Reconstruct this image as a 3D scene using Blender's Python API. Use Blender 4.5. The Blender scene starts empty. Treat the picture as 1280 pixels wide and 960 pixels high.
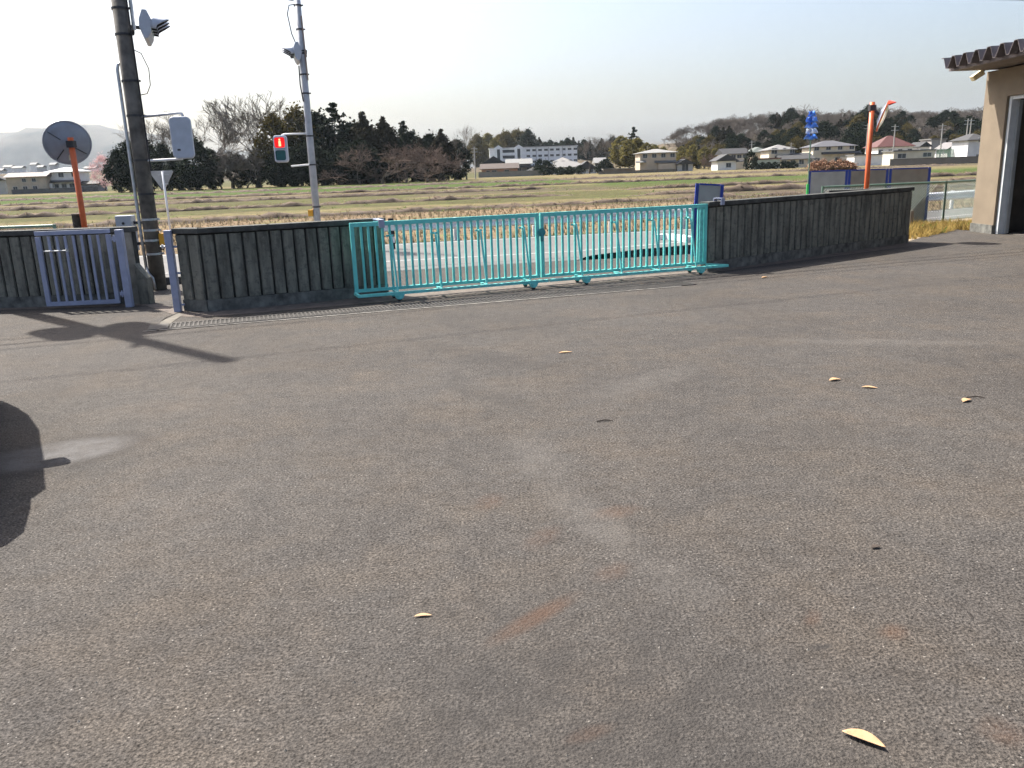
import bpy, bmesh, math, random
from mathutils import Vector, Matrix, noise as mnoise

# ------------------------------------------------------------------ camera, sky, sun, exposure
random.seed(7)
S = bpy.context.scene
COL = S.collection
EYE, FPX = 1.8, 1036.0
PITCH, ROLL = math.atan(267 / FPX), math.radians(-2.0)
cam_d = bpy.data.cameras.new("camera")
cam = bpy.data.objects.new("camera", cam_d)
COL.objects.link(cam)
cam_d.sensor_width = 36
cam_d.lens = 36 * FPX / 1280
cam_d.clip_start, cam_d.clip_end = 0.05, 12000
CM = Matrix.Rotation(math.pi / 2 - PITCH, 4, 'X') @ Matrix.Rotation(ROLL, 4, 'Z')
cam.matrix_world = Matrix.Translation((0, 0, EYE)) @ CM
S.camera = cam

SUN_EL = math.radians(52)
SUN_DIR = Vector((0.74, -0.67, 0)).normalized()          # the way shadows fall on the ground
W = bpy.data.worlds.new("World"); S.world = W
W.use_nodes = True
wn = W.node_tree.nodes; wl = W.node_tree.links
bg = wn['Background']
sky = wn.new('ShaderNodeTexSky'); sky.sky_type = 'NISHITA'; sky.sun_disc = False
sky.sun_elevation = SUN_EL
sky.sun_rotation = math.atan2(-SUN_DIR.x, -SUN_DIR.y)
sky.air_density = 1.0; sky.dust_density = 5.2; sky.ozone_density = 1.8; sky.altitude = 30
wl.new(sky.outputs[0], bg.inputs[0]); bg.inputs[1].default_value = 0.094
sun_d = bpy.data.lights.new("sun", 'SUN'); sun_d.energy = 5.0; sun_d.angle = math.radians(0.55)
sun_d.color = (1.0, 0.95, 0.87)
sun = bpy.data.objects.new("sun", sun_d); COL.objects.link(sun)
sv = Vector((SUN_DIR.x * math.cos(SUN_EL), SUN_DIR.y * math.cos(SUN_EL), -math.sin(SUN_EL)))
sun.rotation_euler = sv.to_track_quat('-Z', 'Y').to_euler()
sun.location = (0, 0, 30)
S.view_settings.view_transform = 'Standard'
S.view_settings.look = 'None'
S.view_settings.exposure = 1.32
S.view_settings.gamma = 1.0
S.view_settings.use_curve_mapping = False
S.render.engine = 'CYCLES'
S.cycles.use_denoising = True
S.cycles.denoising_prefilter = 'FAST'
S.cycles.max_bounces = 6
S.cycles.volume_bounces = 1

# ------------------------------------------------------------------ helpers
CM3 = CM.to_3x3()
def ray(px, py):
    return CM3 @ Vector(((px - 640) / FPX, -(py - 480) / FPX, -1))
def G(px, py, z=0.0):                       # ground point under a sight line
    d = ray(px, py); t = (z - EYE) / d.z
    return Vector((d.x * t, d.y * t, z))
def XD(px, py, y):                          # point at a given distance
    d = ray(px, py); t = y / d.y
    return Vector((d.x * t, y, EYE + d.z * t))
def hor(px): return 213.16 - (px - 630.7) * 0.03492

class MB:
    def __init__(s): s.v = []; s.f = []; s.m = []
    def add(s, vs, fs, m=0):
        b = len(s.v); s.v += [tuple(p) for p in vs]
        for f in fs: s.f.append(tuple(b + i for i in f)); s.m.append(m)
    def box(s, c, d, R=None, m=0):
        vs = []
        for i in range(8):
            p = Vector(((-.5, .5)[i & 1] * d[0], (-.5, .5)[i >> 1 & 1] * d[1], (-.5, .5)[i >> 2] * d[2]))
            if R: p = R @ p
            vs.append(p + Vector(c))
        s.add(vs, [(0, 2, 3, 1), (4, 5, 7, 6), (0, 1, 5, 4), (2, 6, 7, 3), (0, 4, 6, 2), (1, 3, 7, 5)], m)
        return s
    def bar(s, a, b, w, h, m=0, up=(0, 0, 1)):      # rectangular bar between two points
        a = Vector(a); b = Vector(b); d = (b - a).normalized()
        u = Vector(up)
        if abs(d.dot(u)) > .98: u = Vector((0, 1, 0))
        x = d.cross(u).normalized() * w / 2; z = x.cross(d).normalized() * h / 2
        vs = [a - x - z, a + x - z, a + x + z, a - x + z, b - x - z, b + x - z, b + x + z, b - x + z]
        s.add(vs, [(3, 2, 1, 0), (4, 5, 6, 7), (0, 1, 5, 4), (1, 2, 6, 5), (2, 3, 7, 6), (3, 0, 4, 7)], m)
        return s
    def tube(s, pts, rad, n=8, m=0, caps=True):
        pts = [Vector(p) for p in pts]
        if not isinstance(rad, (list, tuple)): rad = [rad] * len(pts)
        b = len(s.v); prev = None
        for i, p in enumerate(pts):
            d = (pts[min(i + 1, len(pts) - 1)] - pts[max(i - 1, 0)])
            d = d.normalized() if d.length > 1e-9 else Vector((0, 0, 1))
            if prev is None:
                u = d.orthogonal().normalized()
            else:
                u = prev - d * prev.dot(d)
                u = u.normalized() if u.length > 1e-6 else d.orthogonal().normalized()
            prev = u; w = d.cross(u)
            for k in range(n):
                a = 2 * math.pi * k / n
                s.v.append(tuple(p + (u * math.cos(a) + w * math.sin(a)) * rad[i]))
        for i in range(len(pts) - 1):
            for k in range(n):
                s.f.append((b + i * n + k, b + i * n + (k + 1) % n, b + (i + 1) * n + (k + 1) % n, b + (i + 1) * n + k)); s.m.append(m)
        if caps:
            s.f.append(tuple(b + k for k in reversed(range(n)))); s.m.append(m)
            e = b + (len(pts) - 1) * n
            s.f.append(tuple(e + k for k in range(n))); s.m.append(m)
        return s
    def prism(s, poly, y0, y1, m=0):               # polygon in x,z pushed along y
        n = len(poly)
        vs = [(x, y0, z) for x, z in poly] + [(x, y1, z) for x, z in poly]
        fs = [tuple(range(n)), tuple(reversed(range(n, 2 * n)))] + [((i + 1) % n, i, n + i, n + (i + 1) % n) for i in range(n)]
        s.add(vs, fs, m); return s
    def flat(s, poly, z, m=0):
        s.add([(p[0], p[1], z) for p in poly], [tuple(range(len(poly)))], m); return s
    def lathe(s, prof, n=24, m=0, M=None):         # profile of (radius, height) about local z
        vs = []
        for r, h in prof:
            for k in range(n):
                a = 2 * math.pi * k / n
                p = Vector((r * math.cos(a), r * math.sin(a), h))
                vs.append(M @ p if M else p)
        fs = []
        for i in range(len(prof) - 1):
            for k in range(n):
                fs.append((i * n + k, i * n + (k + 1) % n, (i + 1) * n + (k + 1) % n, (i + 1) * n + k))
        s.add(vs, fs, m); return s
    def mesh(s, name, mats, smooth=False):
        me = bpy.data.meshes.new(name)
        me.from_pydata(s.v, [], s.f)
        for mt in (mats if isinstance(mats, (list, tuple)) else [mats]): me.materials.append(mt)
        if any(s.m): me.polygons.foreach_set('material_index', s.m)
        if smooth: me.polygons.foreach_set('use_smooth', [True] * len(me.polygons))
        me.update(); return me
    def build(s, name, mats, parent=None, loc=(0, 0, 0), rz=0, smooth=False, bevel=0):
        o = place(s.mesh(name, mats, smooth), name, parent, loc, rz)
        if bevel:
            b = o.modifiers.new('bevel', 'BEVEL'); b.width = bevel; b.segments = 2; b.limit_method = 'ANGLE'
        return o

def place(me, name, parent=None, loc=(0, 0, 0), rz=0):
    o = bpy.data.objects.new(name, me); COL.objects.link(o)
    o.location = loc; o.rotation_euler = (0, 0, rz)
    if parent: o.parent = parent
    return o
def tag(o, label, cat, group=None):
    o['label'] = label; o['category'] = cat
    if group: o['group'] = group
    return o
def thing(name, label, cat, loc=(0, 0, 0), rz=0, group=None):
    o = bpy.data.objects.new(name, None); COL.objects.link(o)
    o.location = loc; o.rotation_euler = (0, 0, rz)
    return tag(o, label, cat, group)
def structure(o): o['kind'] = 'structure'; return o
def stuff(o): o['kind'] = 'stuff'; return o
def copy_tree(o, parent=None):
    c = o.copy(); COL.objects.link(c); c.parent = parent
    for ch in o.children: copy_tree(ch, c)
    return c

# ------------------------------------------------------------------ materials
def nodes(name):
    m = bpy.data.materials.new(name); m.use_nodes = True
    nt = m.node_tree
    return m, nt, nt.nodes['Principled BSDF']
def nd(nt, t, **kw):
    n = nt.nodes.new(t)
    for k, v in kw.items(): setattr(n, k, v)
    return n
def lk(nt, a, b): nt.links.new(a, b)
def ramp(nt, fac, stops):
    r = nd(nt, 'ShaderNodeValToRGB'); e = r.color_ramp.elements
    while len(e) < len(stops): e.new(.5)
    for i, (p, c) in enumerate(stops):
        e[i].position = p; e[i].color = (c[0], c[1], c[2], 1) if len(c) == 3 else c
    lk(nt, fac, r.inputs[0]); return r.outputs[0]
def noise_out(nt, vec, scale, detail=4, rough=.55):
    n = nd(nt, 'ShaderNodeTexNoise'); n.inputs['Scale'].default_value = scale
    n.inputs['Detail'].default_value = detail; n.inputs['Roughness'].default_value = rough
    if vec is not None: lk(nt, vec, n.inputs['Vector'])
    return n.outputs['Fac']
def mixc(nt, fac, a, b, mode='MIX'):
    m = nd(nt, 'ShaderNodeMix', data_type='RGBA', blend_type=mode)
    for s, v in ((m.inputs[0], fac), (m.inputs[6], a), (m.inputs[7], b)):
        if hasattr(v, 'links'): lk(nt, v, s)
        elif isinstance(v, (int, float)): s.default_value = v
        else: s.default_value = (v[0], v[1], v[2], 1)
    return m.outputs[2]
def math_n(nt, op, a, b=None, clamp=False):
    m = nd(nt, 'ShaderNodeMath', operation=op, use_clamp=clamp)
    for i, v in enumerate((a, b)):
        if v is None: continue
        if hasattr(v, 'links'): lk(nt, v, m.inputs[i])
        else: m.inputs[i].default_value = v
    return m.outputs[0]
def bump(nt, bsdf, h, strength, dist=.01):
    b = nd(nt, 'ShaderNodeBump'); b.inputs['Strength'].default_value = strength; b.inputs['Distance'].default_value = dist
    lk(nt, h, b.inputs['Height']); lk(nt, b.outputs[0], bsdf.inputs['Normal'])
def mat(name, c, rough=.7, metal=0., var=.15, scale=4., c2=None, bmp=0., bscale=None, island=0., coord='Object', emit=None, spec=None, trans=0.):
    m, nt, b = nodes(name)
    tc = nd(nt, 'ShaderNodeTexCoord').outputs[coord]
    n = noise_out(nt, tc, scale)
    lo = [x * (1 - var) for x in c]; hi = c2 or [min(1, x * (1 + var)) for x in c]
    col = ramp(nt, n, [(.3, lo), (.7, hi)])
    if island:
        gi = nd(nt, 'ShaderNodeNewGeometry').outputs['Random Per Island']
        v = math_n(nt, 'MULTIPLY_ADD', gi, island * 2); nt.nodes[-1].inputs[2].default_value = 1 - island
        col = mixc(nt, 1.0, col, nd_rgb(nt, v), 'MULTIPLY')
    lk(nt, col, b.inputs['Base Color'])
    b.inputs['Roughness'].default_value = rough; b.inputs['Metallic'].default_value = metal
    if spec is not None: b.inputs['Specular IOR Level'].default_value = spec
    if bmp: bump(nt, b, noise_out(nt, tc, bscale or scale * 6), bmp)
    if trans:
        tr = nd(nt, 'ShaderNodeBsdfTranslucent'); lk(nt, col, tr.inputs[0]); mx = nd(nt, 'ShaderNodeMixShader'); mx.inputs[0].default_value = trans
        lk(nt, b.outputs[0], mx.inputs[1]); lk(nt, tr.outputs[0], mx.inputs[2]); lk(nt, mx.outputs[0], nt.nodes['Material Output'].inputs['Surface'])
    if emit:
        b.inputs['Emission Color'].default_value = (*emit[0], 1); b.inputs['Emission Strength'].default_value = emit[1]
    return m
def nd_rgb(nt, v):
    c = nd(nt, 'ShaderNodeCombineColor')
    for i in range(3): lk(nt, v, c.inputs[i])
    return c.outputs[0]
def ellipse_mask(nt, pos, c, ang, a, b, soft=.5):
    mp = nd(nt, 'ShaderNodeMapping', vector_type='TEXTURE')
    mp.inputs['Location'].default_value = (c[0], c[1], 0); mp.inputs['Rotation'].default_value = (0, 0, ang)
    mp.inputs['Scale'].default_value = (a, b, 1000); lk(nt, pos, mp.inputs['Vector'])
    ln = nd(nt, 'ShaderNodeVectorMath', operation='LENGTH'); lk(nt, mp.outputs[0], ln.inputs[0])
    mr = nd(nt, 'ShaderNodeMapRange', interpolation_type='SMOOTHSTEP')
    mr.inputs['From Min'].default_value = 1.0; mr.inputs['From Max'].default_value = 1 - soft
    lk(nt, ln.outputs['Value'], mr.inputs['Value']); return mr.outputs[0]

def asphalt_mat():
    m, nt, b = nodes('yard_asphalt')
    pos = nd(nt, 'ShaderNodeTexCoord').outputs['Object']
    base = ramp(nt, noise_out(nt, pos, .55, 6, .6), [(.28, (.060, .055, .051)), (.55, (.073, .068, .0635)), (.75, (.085, .0785, .0735))])
    base = mixc(nt, 1.0, base, ramp(nt, noise_out(nt, pos, 3.2, 4, .7), [(.3, (.86, .86, .87)), (.7, (1.1, 1.08, 1.06))]), 'MULTIPLY')
    grain = noise_out(nt, pos, 75, 3, .75)
    base = mixc(nt, 1.0, base, ramp(nt, grain, [(.33, (.22, .21, .2)), (.5, (.95, .95, .95)), (.68, (1.9, 1.86, 1.8))]), 'MULTIPLY')
    base = mixc(nt, 1.0, base, ramp(nt, noise_out(nt, pos, 26, 4, .8), [(.34, (.72, .71, .70)), (.52, (1, 1, 1)), (.7, (1.15, 1.14, 1.13))]), 'MULTIPLY')
    base = mixc(nt, 1.0, base, ramp(nt, noise_out(nt, pos, 9, 5, .8), [(.36, (.8, .79, .78)), (.52, (1, 1, 1)), (.68, (1.1, 1.1, 1.1))]), 'MULTIPLY')
    v = nd(nt, 'ShaderNodeTexVoronoi'); v.inputs['Scale'].default_value = 95; lk(nt, pos, v.inputs['Vector'])
    sp = ramp(nt, v.outputs['Color'], [(.88, (0, 0, 0)), (.93, (1, 1, 1))])
    near = ramp(nt, v.outputs['Distance'], [(.28, (1, 1, 1)), (.4, (0, 0, 0))])
    base = mixc(nt, math_n(nt, 'MULTIPLY', math_n(nt, 'MULTIPLY', sp, near), .65), base, (.323, .308, .285))
    base = mixc(nt, ramp(nt, noise_out(nt, pos, 1.1, 5, .65), [(.44, (0, 0, 0)), (.66, (.55, .55, .55))]), base, mixc(nt, 1.0, base, (1.06, .95, .82), 'MULTIPLY'))
    rag = noise_out(nt, pos, 5, 6, .75)
    def stain_or_light(base, c0, c1, wid, colr, amt, soft=.8):
        c = (c0 + c1) / 2; d = c1 - c0
        k = ellipse_mask(nt, pos, c, math.atan2(d.y, d.x), d.length / 2 * 1.15, wid, soft)
        k = math_n(nt, 'MULTIPLY', k, ramp(nt, rag, [(.33, (.15, .15, .15)), (.62, (1, 1, 1))]))
        return mixc(nt, math_n(nt, 'MULTIPLY', k, amt), base, colr)
    base = stain_or_light(base, G(-60, 592), G(196, 545), .46, (.039, .034, .031), .75, .35)  # dark rim painted round the sunlight patch thrown by the car
    base = stain_or_light(base, G(-60, 590), G(172, 549), .36, (.154, .150, .150), .62, .45)  # car's reflected sunlight painted into the asphalt as a pale patch
    rust = (.104, .054, .031)
    base = stain_or_light(base, G(600, 812), G(728, 738), .075, rust, .8)
    base = stain_or_light(base, G(700, 930), G(770, 905), .05, rust, .6)
    for a, q, w, t in (((655, 690), (700, 655), .1, .26), ((735, 650), (800, 630), .12, .3), ((740, 730), (790, 700), .1, .26),
                       ((595, 640), (625, 615), .12, .26), ((1105, 800), (1130, 780), .07, .4), ((1010, 785), (1020, 760), .05, .35), ((1240, 930), (1270, 900), .12, .3)):
        base = stain_or_light(base, G(*a), G(*q), w, rust, t)
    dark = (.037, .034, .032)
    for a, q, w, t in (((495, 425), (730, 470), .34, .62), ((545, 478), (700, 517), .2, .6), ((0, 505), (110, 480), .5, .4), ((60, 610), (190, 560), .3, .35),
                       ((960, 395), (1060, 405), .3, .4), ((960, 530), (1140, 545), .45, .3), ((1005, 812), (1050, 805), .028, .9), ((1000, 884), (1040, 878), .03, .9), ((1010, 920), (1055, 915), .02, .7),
                       ((480, 395), (900, 362), .1, .35), ((330, 1150), (1100, 820), 1.8, .8)):  # last, widest ellipse darkens the asphalt nearest the camera
        base = stain_or_light(base, G(*a), G(*q), w, dark, t)
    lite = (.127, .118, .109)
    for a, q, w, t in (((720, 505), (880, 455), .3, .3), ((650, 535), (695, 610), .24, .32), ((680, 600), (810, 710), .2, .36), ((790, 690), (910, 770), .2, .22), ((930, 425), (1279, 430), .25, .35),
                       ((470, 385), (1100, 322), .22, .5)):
        base = stain_or_light(base, G(*a), G(*q), w, lite, t)
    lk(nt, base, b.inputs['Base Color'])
    b.inputs['Roughness'].default_value = .8
    b.inputs['Specular IOR Level'].default_value = .12
    h = math_n(nt, 'ADD', math_n(nt, 'MULTIPLY', grain, 1.0), math_n(nt, 'MULTIPLY', v.outputs['Distance'], -.5))
    bump(nt, b, h, .9, .009)
    return m

def concrete_wall_mat():
    m, nt, b = nodes('weathered_concrete')
    pos = nd(nt, 'ShaderNodeTexCoord').outputs['Object']
    obr = nd(nt, 'ShaderNodeObjectInfo').outputs['Random']
    off = nd(nt, 'ShaderNodeVectorMath', operation='ADD'); lk(nt, pos, off.inputs[0])
    cx = nd(nt, 'ShaderNodeCombineXYZ'); lk(nt, math_n(nt, 'MULTIPLY', obr, 40), cx.inputs[0]); lk(nt, cx.outputs[0], off.inputs[1])
    mp = nd(nt, 'ShaderNodeMapping'); mp.inputs['Scale'].default_value = (9, 9, 1.6); lk(nt, off.outputs[0], mp.inputs['Vector'])
    n1 = noise_out(nt, mp.outputs[0], 1, 6, .65)
    col = ramp(nt, n1, [(.3, (.065, .064, .052)), (.5, (.155, .152, .125)), (.68, (.225, .22, .178))])
    n2 = noise_out(nt, off.outputs[0], 14, 5, .7)
    col = mixc(nt, ramp(nt, n2, [(.5, (0, 0, 0)), (.72, (.75, .75, .75))]), col, (.045, .046, .04))
    n3 = noise_out(nt, off.outputs[0], 30, 2, .5)
    col = mixc(nt, ramp(nt, n3, [(.72, (0, 0, 0)), (.78, (.6, .6, .6))]), col, (.36, .36, .33))
    lk(nt, col, b.inputs['Base Color']); b.inputs['Roughness'].default_value = .92
    bump(nt, b, n2, .5, .01)
    return m

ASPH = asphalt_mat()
CONC = concrete_wall_mat()
CONC_DK = mat('grimy_concrete_plinth', (.12, .12, .108), .95, var=.6, scale=6, bmp=.4)
CAP = mat('wall_cap_concrete', (.055, .055, .05), .9, var=.5, scale=5, bmp=.4)
CONC_LT = mat('pale_concrete', (.33, .31, .28), .9, var=.3, scale=3, bmp=.3)
ROADM = mat('road_asphalt', (.094, .091, .087), .85, var=.16, scale=1.2, bmp=.3, bscale=60)
LINE = mat('road_paint', (.3, .3, .29), .7, var=.2, scale=9)
TURQ = mat('turquoise_paint', (.13, .56, .53), .42, var=.12, scale=7)
TURQ2 = mat('turquoise_paint_worn', (.14, .56, .53), .5, var=.25, scale=16)
LAV = mat('lavender_grey_paint', (.27, .30, .41), .5, var=.12, scale=8)
STEEL = mat('galvanised_steel', (.46, .47, .48), .45, .55, var=.2, scale=12)
STEEL_P = mat('pole_steel_paint', (.4, .41, .44), .55, .1, var=.15, scale=6)
DKMET = mat('dark_metal', (.035, .035, .04), .5, .3, var=.2)
RUBBER = mat('black_rubber', (.022, .022, .024), .75, var=.2)
POLEC = mat('dark_concrete_pole', (.115, .105, .092), .9, var=.55, scale=5, bmp=.3)
WHITEP = mat('white_paint', (.74, .74, .74), .5, var=.06, scale=6)
SIGW = mat('signal_housing_paint', (.42, .45, .52), .45, var=.08, scale=8)
ORANGE = mat('orange_paint', (.55, .105, .025), .5, var=.14, scale=9)
ORANGE2 = mat('red_orange_hood', (.78, .07, .03), .45, var=.1, scale=9)
YELLOW = mat('push_button_yellow', (.75, .36, .03), .5, var=.1)
MIRBACK = mat('mirror_back', (.26, .285, .35), .5, .2, var=.12, scale=5)
CHROME = mat('mirror_glass', (.85, .86, .87), .04, 1.0, var=.01)
LENS_OFF = mat('green_lens_unlit', (.02, .09, .10), .15, var=.2)
LENS_RED = mat('red_lens_lit', (.5, .01, .01), .2, var=.1, emit=((1, .012, .012), .38))
FIG_LIT = mat('lit_figure', (1, .6, .3), .3, var=.02, emit=((1, .4, .18), .8))
BLUEP = mat('blue_frame_paint', (.012, .035, .24), .5, var=.15)
BOARD = mat('grey_board', (.3, .295, .285), .8, var=.14, scale=3)
BOARD2 = mat('brown_grey_board', (.22, .19, .165), .8, var=.14, scale=3)
GREENP = mat('green_fence_paint', (.12, .2, .155), .55, var=.15)
GREENB = mat('bright_green_pipe', (.03, .38, .09), .5, var=.15)
BLUEV = mat('blue_vinyl', (.03, .16, .75), .4, var=.3, scale=6, c2=(.1, .32, .85))
RAILW = mat('guardrail_paint', (.72, .73, .75), .5, var=.12, scale=4)
PLASTER = mat('beige_plaster', (.19, .15, .105), .9, var=.12, scale=2.2, bmp=.25, bscale=90)
PLAST2 = mat('reveal_plaster', (.36, .27, .185), .9, var=.15, scale=4)
DOORF = mat('pale_door_frame', (.5, .53, .55), .55, var=.1, scale=5)
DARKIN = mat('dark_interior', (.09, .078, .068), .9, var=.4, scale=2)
ROOFM = mat('folded_plate_roof', (.13, .11, .11), .6, .2, var=.3, scale=4)
SOIL = mat('dark_soil', (.085, .06, .042), .95, var=.4, scale=2.5, bmp=.6, bscale=8)
DIRT = mat('brown_dirt', (.10, .08, .066), .95, var=.4, scale=7, bmp=.5, bscale=40)
DITCHM = mat('ditch_concrete', (.05, .05, .048), .9, var=.4, scale=3)
STRAW = mat('rice_stubble', (.195, .157, .105), .9, var=.2, scale=.4, island=.3, spec=.05, trans=0.45)
STRAW2 = mat('dry_grass', (.277, .200, .069), .9, var=.25, scale=2, island=.35, spec=.05, trans=0.4)
GRASS = mat('green_weed', (.06, .105, .02), .85, var=.35, scale=.3, island=.35, spec=.05, trans=0.4)
LEAFDRY = mat('dry_leaf', (.36, .225, .12), .7, var=.18, scale=30)
LEAFDK = mat('dark_dead_leaf', (.045, .033, .025), .8, var=.3, scale=30)
BARK = mat('tree_bark', (.085, .072, .062), .95, var=.25, scale=1.5, spec=.05, trans=0)
TWIG = mat('bare_twigs', (.15, .13, .115), .95, var=.2, scale=.3, spec=.05, trans=0)
TWIG2 = mat('reddish_bare_twigs', (.15, .11, .095), .95, var=.2, scale=.3, spec=.05, trans=0)
EVG = mat('dark_evergreen_leaf', (.014, .021, .012), .8, var=.35, scale=.25, island=.4, spec=.05, trans=0.1)
EVG2 = mat('brownish_cedar_leaf', (.026, .023, .013), .85, var=.35, scale=.25, island=.4, spec=.05, trans=0.1)
OLIVE = mat('olive_gold_leaf', (.085, .068, .024), .85, var=.35, scale=.25, island=.4, spec=.05, trans=0.25)
BAMBOO = mat('bamboo_leaf', (.15, .13, .045), .85, var=.35, scale=.25, island=.4, spec=.05, trans=0.3)
PLUM = mat('pink_blossom', (.5, .33, .33), .85, var=.15, scale=.4, island=.25, spec=.05, trans=0.4)
GLASS = mat('house_window_glass', (.05, .06, .075), .15, var=.2, scale=1)

# ------------------------------------------------------------------ ground, yard, road, ditch, field
FAR = [(-60, 14.4), (-9, 21.6), (-3.2, 22.5), (5.2, 24.2), (10, 26.2), (15.6, 29.2), (45, 47)]      # far road edge
NEAR = [(-60, 9.0), (-9, 15.9), (-6.7, 16.3), (1.5, 17.9), (4.3, 19.3), (8, 21.2), (12, 23.9), (45, 43)]   # near road edge
DN = [(-60, 7.8), (-9, 14.5), (-6.2, 15.0), (1.4, 16.75), (3.8, 17.2), (4.6, 17.5)]                 # near edge of the ditch
def lerp_poly(P, x):
    for (a, b), (c, d) in zip(P, P[1:]):
        if a <= x <= c: return b + (d - b) * (x - a) / (c - a)
    return P[-1][1]

# terrain: one sheet to the horizon; it dips under road, yard and ditch
def field_mat():
    m, nt, b = nodes('field_ground')
    pos = nd(nt, 'ShaderNodeTexCoord').outputs['Object']
    sx = nd(nt, 'ShaderNodeSeparateXYZ'); lk(nt, pos, sx.inputs[0])
    v = math_n(nt, 'SUBTRACT', sx.outputs[1], math_n(nt, 'MULTIPLY', sx.outputs[0], .2))
    wob = noise_out(nt, pos, .06, 4, .6)
    wob2 = noise_out(nt, pos, .6, 4, .7)
    v = math_n(nt, 'ADD', v, math_n(nt, 'MULTIPLY', math_n(nt, 'SUBTRACT', wob, .5), 14))
    v = math_n(nt, 'ADD', v, math_n(nt, 'MULTIPLY', math_n(nt, 'SUBTRACT', wob2, .5), 3.5))
    tan, soil, olive, green, straw, brown = (.166, .119, .077), (.051, .039, .028), (.068, .065, .028), (.043, .068, .015), (.139, .112, .062), (.077, .062, .043)
    s = [(24, tan), (43, tan), (44, soil), (47.5, soil), (48, olive), (52, straw), (55, olive), (64, olive), (66, straw), (69, olive), (86, olive), (88, brown), (100, brown),
         (103, straw), (112, straw), (116, green), (150, green), (156, straw), (165, green), (215, olive), (230, straw), (300, olive)]
    r1 = [(24, tan), (43, tan), (44, soil), (47, olive), (52, straw), (54, olive), (70, olive), (72, straw), (75, brown), (95, olive), (100, straw), (106, green), (150, green), (170, olive), (240, straw), (320, olive)]
    r2 = [(24, tan), (40, tan), (41, soil), (44, brown), (62, brown), (66, straw), (72, olive), (100, green), (125, straw), (150, brown), (180, straw), (300, straw)]
    def rp(stops):
        f = math_n(nt, 'DIVIDE', math_n(nt, 'SUBTRACT', v, 20), 300)
        return ramp(nt, f, [((p - 20) / 300, c) for p, c in stops])
    ang = math_n(nt, 'ADD', sx.outputs[0], math_n(nt, 'MULTIPLY', math_n(nt, 'SUBTRACT', wob2, .5), 3))     # which plots: west, middle, east
    e = nd(nt, 'ShaderNodeMapRange'); e.inputs[1].default_value = 9.5; e.inputs[2].default_value = 12; lk(nt, ang, e.inputs[0])
    w = nd(nt, 'ShaderNodeMapRange'); w.inputs[1].default_value = -9; w.inputs[2].default_value = -7; lk(nt, ang, w.inputs[0])
    col = mixc(nt, w.outputs[0], rp(s), rp(r1)); col = mixc(nt, e.outputs[0], col, rp(r2))
    mp = nd(nt, 'ShaderNodeMapping'); mp.inputs['Rotation'].default_value = (0, 0, -.2); mp.inputs['Scale'].default_value = (.25, 1.6, 1); lk(nt, pos, mp.inputs[0])
    streak = noise_out(nt, mp.outputs[0], .8, 5, .7)
    col = mixc(nt, 1.0, col, ramp(nt, streak, [(.3, (.55, .55, .52)), (.5, (1, 1, 1)), (.7, (1.3, 1.25, 1.1))]), 'MULTIPLY')
    col = mixc(nt, ramp(nt, noise_out(nt, pos, .35, 5, .75), [(.52, (0, 0, 0)), (.66, (.5, .5, .5))]), col, (.1, .13, .035))
    col = mixc(nt, 1.0, col, ramp(nt, noise_out(nt, pos, 2.2, 6, .8), [(.32, (.5, .5, .48)), (.5, (1, 1, 1)), (.68, (1.4, 1.35, 1.25))]), 'MULTIPLY')
    hl = nd(nt, 'ShaderNodeMapRange'); hl.inputs[1].default_value = .5; hl.inputs[2].default_value = 2; lk(nt, sx.outputs[2], hl.inputs[0])
    col = mixc(nt, hl.outputs[0], col, ramp(nt, noise_out(nt, pos, .08, 5, .7), [(.3, (.05, .045, .03)), (.7, (.11, .085, .06))]))      # leaf litter of the woods
    lk(nt, col, b.inputs['Base Color']); b.inputs['Roughness'].default_value = 1; b.inputs['Specular IOR Level'].default_value = .1
    bump(nt, b, noise_out(nt, pos, 3, 6, .7), .6, .12)
    return m
FIELD = field_mat()
def ground_z(x, y):
    fy = lerp_poly(FAR, max(-59, min(44, x)))
    v = y - fy
    if v < .15 or y < 0: return -1.6 if v < -.6 else -.35
    z = -.04
    if v < 1.2: z = -.02 - .1 * (v - .15)
    else: z = -.13 + .05 * mnoise.noise(Vector((x * .15, y * .15, 3)))
    return z
def hill_z(x, y):        # wooded rise behind the houses on the east, school rise
    z = 0
    if y > 290:
        t = max(0, min(1, (y - 300) / 110)); s = max(0, min(1, (x - 66) / 36))
        z += 14.5 * t * t * (3 - 2 * t) * s * s * (3 - 2 * s) * (1 + .16 * mnoise.noise(Vector((x * .02, y * .01, 0))))
    if y > 560 and x < -250:
        t = min(1, (y - 560) / 180); s = max(0, min(1, (-x - 300) / 90)); z += 15 * t * t * (3 - 2 * t) * s * s * (3 - 2 * s)
    if y > 400:
        t = max(0, min(1, (y - 430) / 80)); s = max(0, 1 - abs(x - 25) / 75)
        z += 9 * t * s
    return z
mb = MB()
ys = [-60, -20, 0, 8, 12, 15, 18, 20, 21] + [21.5 + .5 * i for i in range(20)] + [32 + 2 * i for i in range(20)] + [74, 80, 90, 100, 115, 130, 150, 175, 200, 230, 260, 290, 300, 315, 330, 345, 360, 380, 400, 420, 440, 460, 480, 510, 550, 600, 700, 850, 1100, 1500, 2000, 2600, 3600, 5900]
nx = 81
for y in ys:
    half = max(90, y * 1.05)
    for i in range(nx):
        x = -half + 2 * half * i / (nx - 1)
        mb.v.append((x, y, ground_z(x, y) + hill_z(x, y)))
for j in range(len(ys) - 1):
    for i in range(nx - 1):
        a = j * nx + i; mb.f.append((a, a + 1, a + nx + 1, a + nx)); mb.m.append(0)
structure(mb.build('field_ground', FIELD, smooth=True))

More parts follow.
